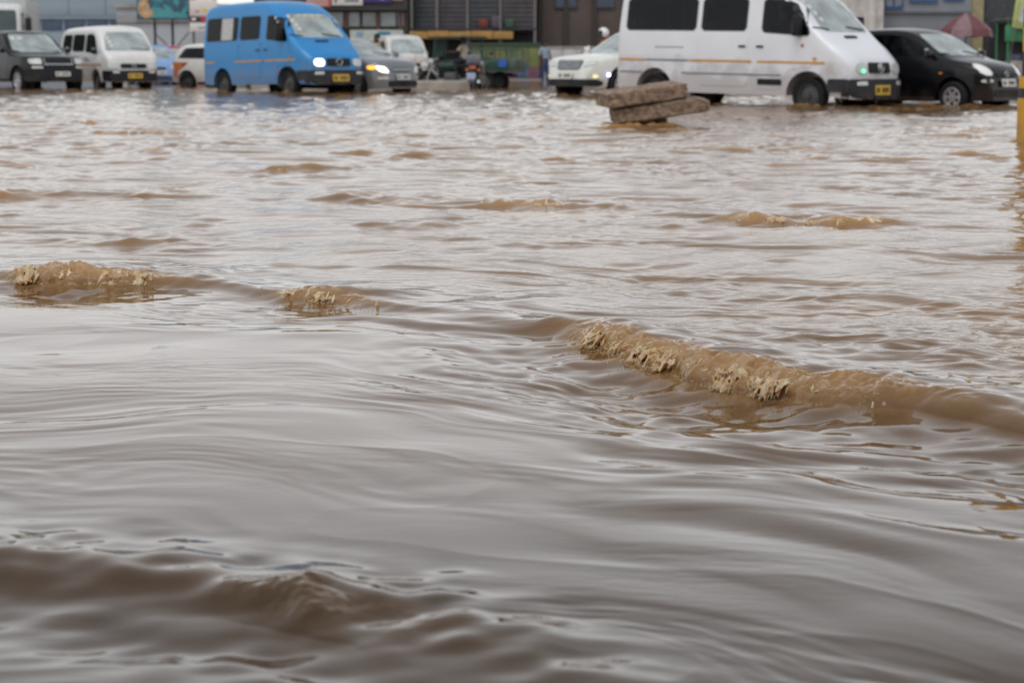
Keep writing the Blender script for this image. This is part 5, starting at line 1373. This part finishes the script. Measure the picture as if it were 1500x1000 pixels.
# ------------------------------------------------------------------ two-wheelers and the cargo tricycle
def moto(t, paint, platec=None):
    """motorcycle, x forward, origin on the ground midway between the axles"""
    for x in (.66, -.66):
        w = link('wheel', bm_mesh(lathe([(0, -.03), (.05, -.05), (.05, .05), (0, .03)], 14), 'hub', 40), M_CHROME, t, (x, 0, .30))
        link('tyre', bm_mesh(lathe([(.235, -.03), (.28, -.045), (.30, 0), (.28, .045), (.235, .03), (.235, -.03)], 26), 'tyre', 50), M_TYRE, w)
        bm = bmesh.new()
        for k in range(12):
            a = k * math.pi / 6; tube(bm, [(.03 * math.cos(a), .02 * (-1) ** k, .03 * math.sin(a)), (.24 * math.cos(a), 0, .24 * math.sin(a))], .004, 4)
        link('spokes', bm_mesh(bm, 'spokes'), M_CHROME, w)
    bm = bmesh.new()
    for (x, z, sx, sy, sz) in ((.12, .78, .27, .13, .12),): 
        bmesh.ops.create_uvsphere(bm, u_segments=14, v_segments=8, radius=1, matrix=Matrix.Translation((x, 0, z)) @ Matrix.Diagonal((sx, sy, sz, 1)))
    link('tank', bm_mesh(bm, 'tank', 60), paint, t)
    box('seat', -.62, -.13, .76, -.08, .13, .84, M_TRIM, t, .035)
    bm = bmesh.new(); bbox(bm, -.18, -.13, .28, .22, .13, .55, .05); bbox(bm, -.02, -.10, .55, .16, .10, .66, .03)
    link('engine', bm_mesh(bm, 'engine', 40), mat('engine_grey', (.10, .10, .10), .5, metal=.5), t)
    tubes('frame', [([(.45, 0, .85), (.1, 0, .68), (-.3, 0, .7), (-.66, 0, .62)], .022), ([(.45, 0, .85), (.30, 0, .35), (-.2, 0, .27), (-.66, .06, .30)], .02), ([(-.66, .10, .30), (-.45, .10, .70)], .02), ([(-.66, -.10, .30), (-.45, -.10, .70)], .02)], M_TRIM, t, 6)
    tubes('fork', [([(.66, .07, .30), (.46, .07, .92)], .022), ([(.66, -.07, .30), (.46, -.07, .92)], .022)], M_CHROME, t, 6)
    tubes('handlebar', [([(.30, .36, 1.02), (.42, .18, 1.0), (.44, 0, .95), (.42, -.18, 1.0), (.30, -.36, 1.02)], .014)], M_TRIM, t, 6)
    for s in (1, -1): box('mirror', .36, s * .33 - .05, 1.12, .38, s * .33 + .05, 1.2, M_TRIM, t, .01); tubes('mirror_stem', [([(.38, s * .25, 1.0), (.37, s * .33, 1.13)], .006)], M_TRIM, t, 5)
    link('headlight', bm_mesh(lathe([(0, .0), (.08, .0), (.085, .05), (.05, .12), (0, .13)], 14, 'X'), 'hl', 40), M_LAMP, t, (.60, 0, .85), (0, 0, math.pi))
    tubes('exhaust', [([(.1, -.14, .33), (-.3, -.17, .28), (-.8, -.18, .36)], [.02, .03, .045])], M_CHROME, t, 8)
    bm = bmesh.new()
    pr = [(-.66 + .36 * math.cos(a), .30 + .36 * math.sin(a)) for a in [R(70 + 12 * k) for k in range(10)]]
    for i in range(len(pr) - 1):
        q = [bm.verts.new((pr[i][0], -.08, pr[i][1])), bm.verts.new((pr[i][0], .08, pr[i][1])), bm.verts.new((pr[i + 1][0], .08, pr[i + 1][1])), bm.verts.new((pr[i + 1][0], -.08, pr[i + 1][1]))]; bm.faces.new(q)
    link('rear_mudguard', bm_mesh(bm, 'mg', 60), paint, t)
    box('tail_lamp', -.78, -.09, .70, -.70, .09, .80, mat('tail_red', (.55, .10, .07), .3), t, .02)
    for s in (1, -1): box('turn_lamp', -.74, s * .17 - .035, .66, -.68, s * .17 + .035, .72, M_AMBER, t, .015)
    if platec: box('number_plate', -1.0, -.13, .42, -.985, .13, .60, platec, t, .004); box('plate_bracket', -.984, -.05, .5, -.80, .05, .62, M_TRIM, t)
t = thing('motorcycle', 'dark motorcycle seen from behind, standing at the island end', 'motorcycle', (-1.0, 58.3, ROAD_Z), R(80))
moto(t, mat('moto_dark', (.02, .025, .03), .4, coat=.4), mat('pale_blue_plate', (.38, .45, .62), .5))
box('top_case', -.75, -.2, .86, -.42, .2, 1.12, mat('case_grey', (.15, .16, .19), .5), t, .05)
t = thing('motorcycle', 'motorcycle ridden behind the pearl white car', 'motorcycle', (2.25, 53.0, ROAD_Z), R(186))
moto(t, mat('moto_red', (.30, .03, .02), .35, coat=.4), None)
person('motorcyclist in a white helmet and orange shirt riding behind the pearl white car', 'ride', aboard(t, -.28, 0, .93), R(186), (.40, .10, .04), helmet=True, scale=1.02)

# cargo tricycle
M_TG = mat('trike_green', (.010, .045, .032), .45, var=.2, scale=4, coat=.3)
t = thing('cargo_tricycle', 'green cargo tricycle with canopy waiting behind the island', 'tricycle', (-1.45, 61.3, ROAD_Z), R(180 - 24))
for (x, y) in ((1.25, 0), (-.95, .52), (-.95, -.52)):
    w = link('wheel', bm_mesh(lathe([(0, -.05), (.17, -.05), (.19, 0), (.17, .05), (0, .05)], 18), 'w', 40), M_STEELR, t, (x, y, .31))
    link('tyre', bm_mesh(lathe([(.18, -.055), (.28, -.065), (.31, -.02), (.31, .02), (.28, .065), (.18, .055), (.18, -.055)], 26), 'ty', 45), M_TYRE, w)
bm = bmesh.new(); bmesh.ops.create_uvsphere(bm, u_segments=16, v_segments=10, radius=1, matrix=Matrix.Translation((.52, 0, .80)) @ Matrix.Diagonal((.40, .17, .17, 1)))
link('tank', bm_mesh(bm, 'tank', 60), M_TG, t)
box('seat', -.32, -.22, .74, .20, .22, .84, M_TRIM, t, .04)
box('engine', .2, -.16, .30, .62, .16, .60, mat('engine_grey', (.1, .1, .1)), t, .04)
tubes('fork', [([(1.25, .09, .31), (.98, .09, 1.02)], .028), ([(1.25, -.09, .31), (.98, -.09, 1.02)], .028)], M_CHROME, t)
tubes('handlebar', [([(.75, .40, 1.12), (.93, .2, 1.08), (.95, 0, 1.03), (.93, -.2, 1.08), (.75, -.40, 1.12)], .016)], M_TRIM, t, 6)
tubes('frame', [([(.98, 0, .95), (.4, 0, .62), (-.4, 0, .55), (-1.6, 0, .55)], .035), ([(.98, 0, .85), (.6, 0, .30), (-.3, 0, .32)], .03), ([(-.4, .4, .5), (-1.6, .4, .5)], .03), ([(-.4, -.4, .5), (-1.6, -.4, .5)], .03)], M_TRIM, t)
link('headlight', bm_mesh(lathe([(0, 0), (.09, 0), (.095, .05), (.05, .12), (0, .13)], 14, 'X'), 'hl', 40), M_LAMP, t, (1.18, 0, .92), (0, 0, math.pi))
bm = bmesh.new(); pr = [(1.25 + .37 * math.cos(a), .31 + .37 * math.sin(a)) for a in [R(20 + 14 * k) for k in range(10)]]
for i in range(9): bm.faces.new([bm.verts.new((pr[i][0], -.08, pr[i][1])), bm.verts.new((pr[i][0], .08, pr[i][1])), bm.verts.new((pr[i + 1][0], .08, pr[i + 1][1])), bm.verts.new((pr[i + 1][0], -.08, pr[i + 1][1]))])
link('front_mudguard', bm_mesh(bm, 'fm', 60), mat('mudguard_pale', (.40, .42, .42), .4), t)
bed = box('cargo_bed', -1.75, -.62, .62, -.40, .62, .68, M_TG, t)
for (n_, a) in (('side_panel', (-1.75, -.62, .685, -.40, -.59, 1.02)), ('side_panel', (-1.75, .59, .685, -.40, .62, 1.02)), ('tail_panel', (-1.75, -.585, .685, -1.72, .585, 1.02)), ('head_panel', (-.43, -.585, .685, -.40, .585, 1.02))): box(n_, *a, M_TG, bed, .008)
for s in (1, -1):
    for x in (-1.7, -1.3, -.9, -.46): tubes('stake', [([(x, s * .6, 1.02), (x, s * .6, 1.28)], .018)], M_TG, bed, 6)
    tubes('side_rail', [([(-1.72, s * .6, 1.28), (-.44, s * .6, 1.28)], .02)], M_TG, bed, 6)
box('blue_panel', -1.68, .626, .76, -1.42, .632, .98, mat('panel_blue', (.03, .10, .42), .5), bed)
for x, z in ((-.35, .8), (.85, 1.0)):
    for s in (1, -1): tubes('canopy_post', [([(x, s * .42, z), (x - .05, s * .42, 1.62)], .018)], M_TG, t, 6)
bm = bmesh.new(); bbox(bm, -.55, -.50, 1.62, 1.0, .50, 1.68, .025)
link('canopy', bm_mesh(bm, 'canopy', 40), mat('canopy_dark', (.02, .035, .04), .6), t)
box('wind_shield', .84, -.36, 1.08, .86, .36, 1.58, glass('teal_film', (.45, .65, .6), .3, (.3, .5, .48)), t)
person('tricycle driver in a cream shirt and cap under the canopy', 'ride', aboard(t, -.06, 0, .93), R(180 - 24), (.52, .46, .38), scale=.93)

# ------------------------------------------------------------------ unseen shop, added so its canopy darkens the nearest water and car sides
b = thing('added_shade_shop', 'unseen shop with a deep canopy, added to shade the nearest water', 'building', (0, -3.2, ROAD_Z))
box('wall', -14, -8, 0, 14, 0, 5.4, mat('brown_block', (.088, .066, .058)), b)
box('canopy', -14, .003, 2.70, 14, 5.5, 2.86, C_CONC, b, .02)
box('canopy_edge', -14, 5.503, 2.55, 14, 5.62, 3.0, M_DARK, b)
box('roof', -14.2, -8.2, 5.402, 14.2, .2, 5.6, C_CONC, b)
for i in range(6):
    x = -12.5 + 4.4 * i
    f_ = box('shutter', x, .004, .15, x + 3.4, .06, 2.46, MATS['shutter%d' % (i % 2)], b)
    for k in range(8): box('slat', x + .05, .062, .18 + .28 * k, x + 3.35, .085, .43 + .28 * k, MATS['shutter%d' % (i % 2)], f_, .01)
for x in (-13.4, -8.9, 8.9, 13.4): box('post', x - .12, 5.1, .0, x + .12, 5.34, 2.699, C_CONC, b)
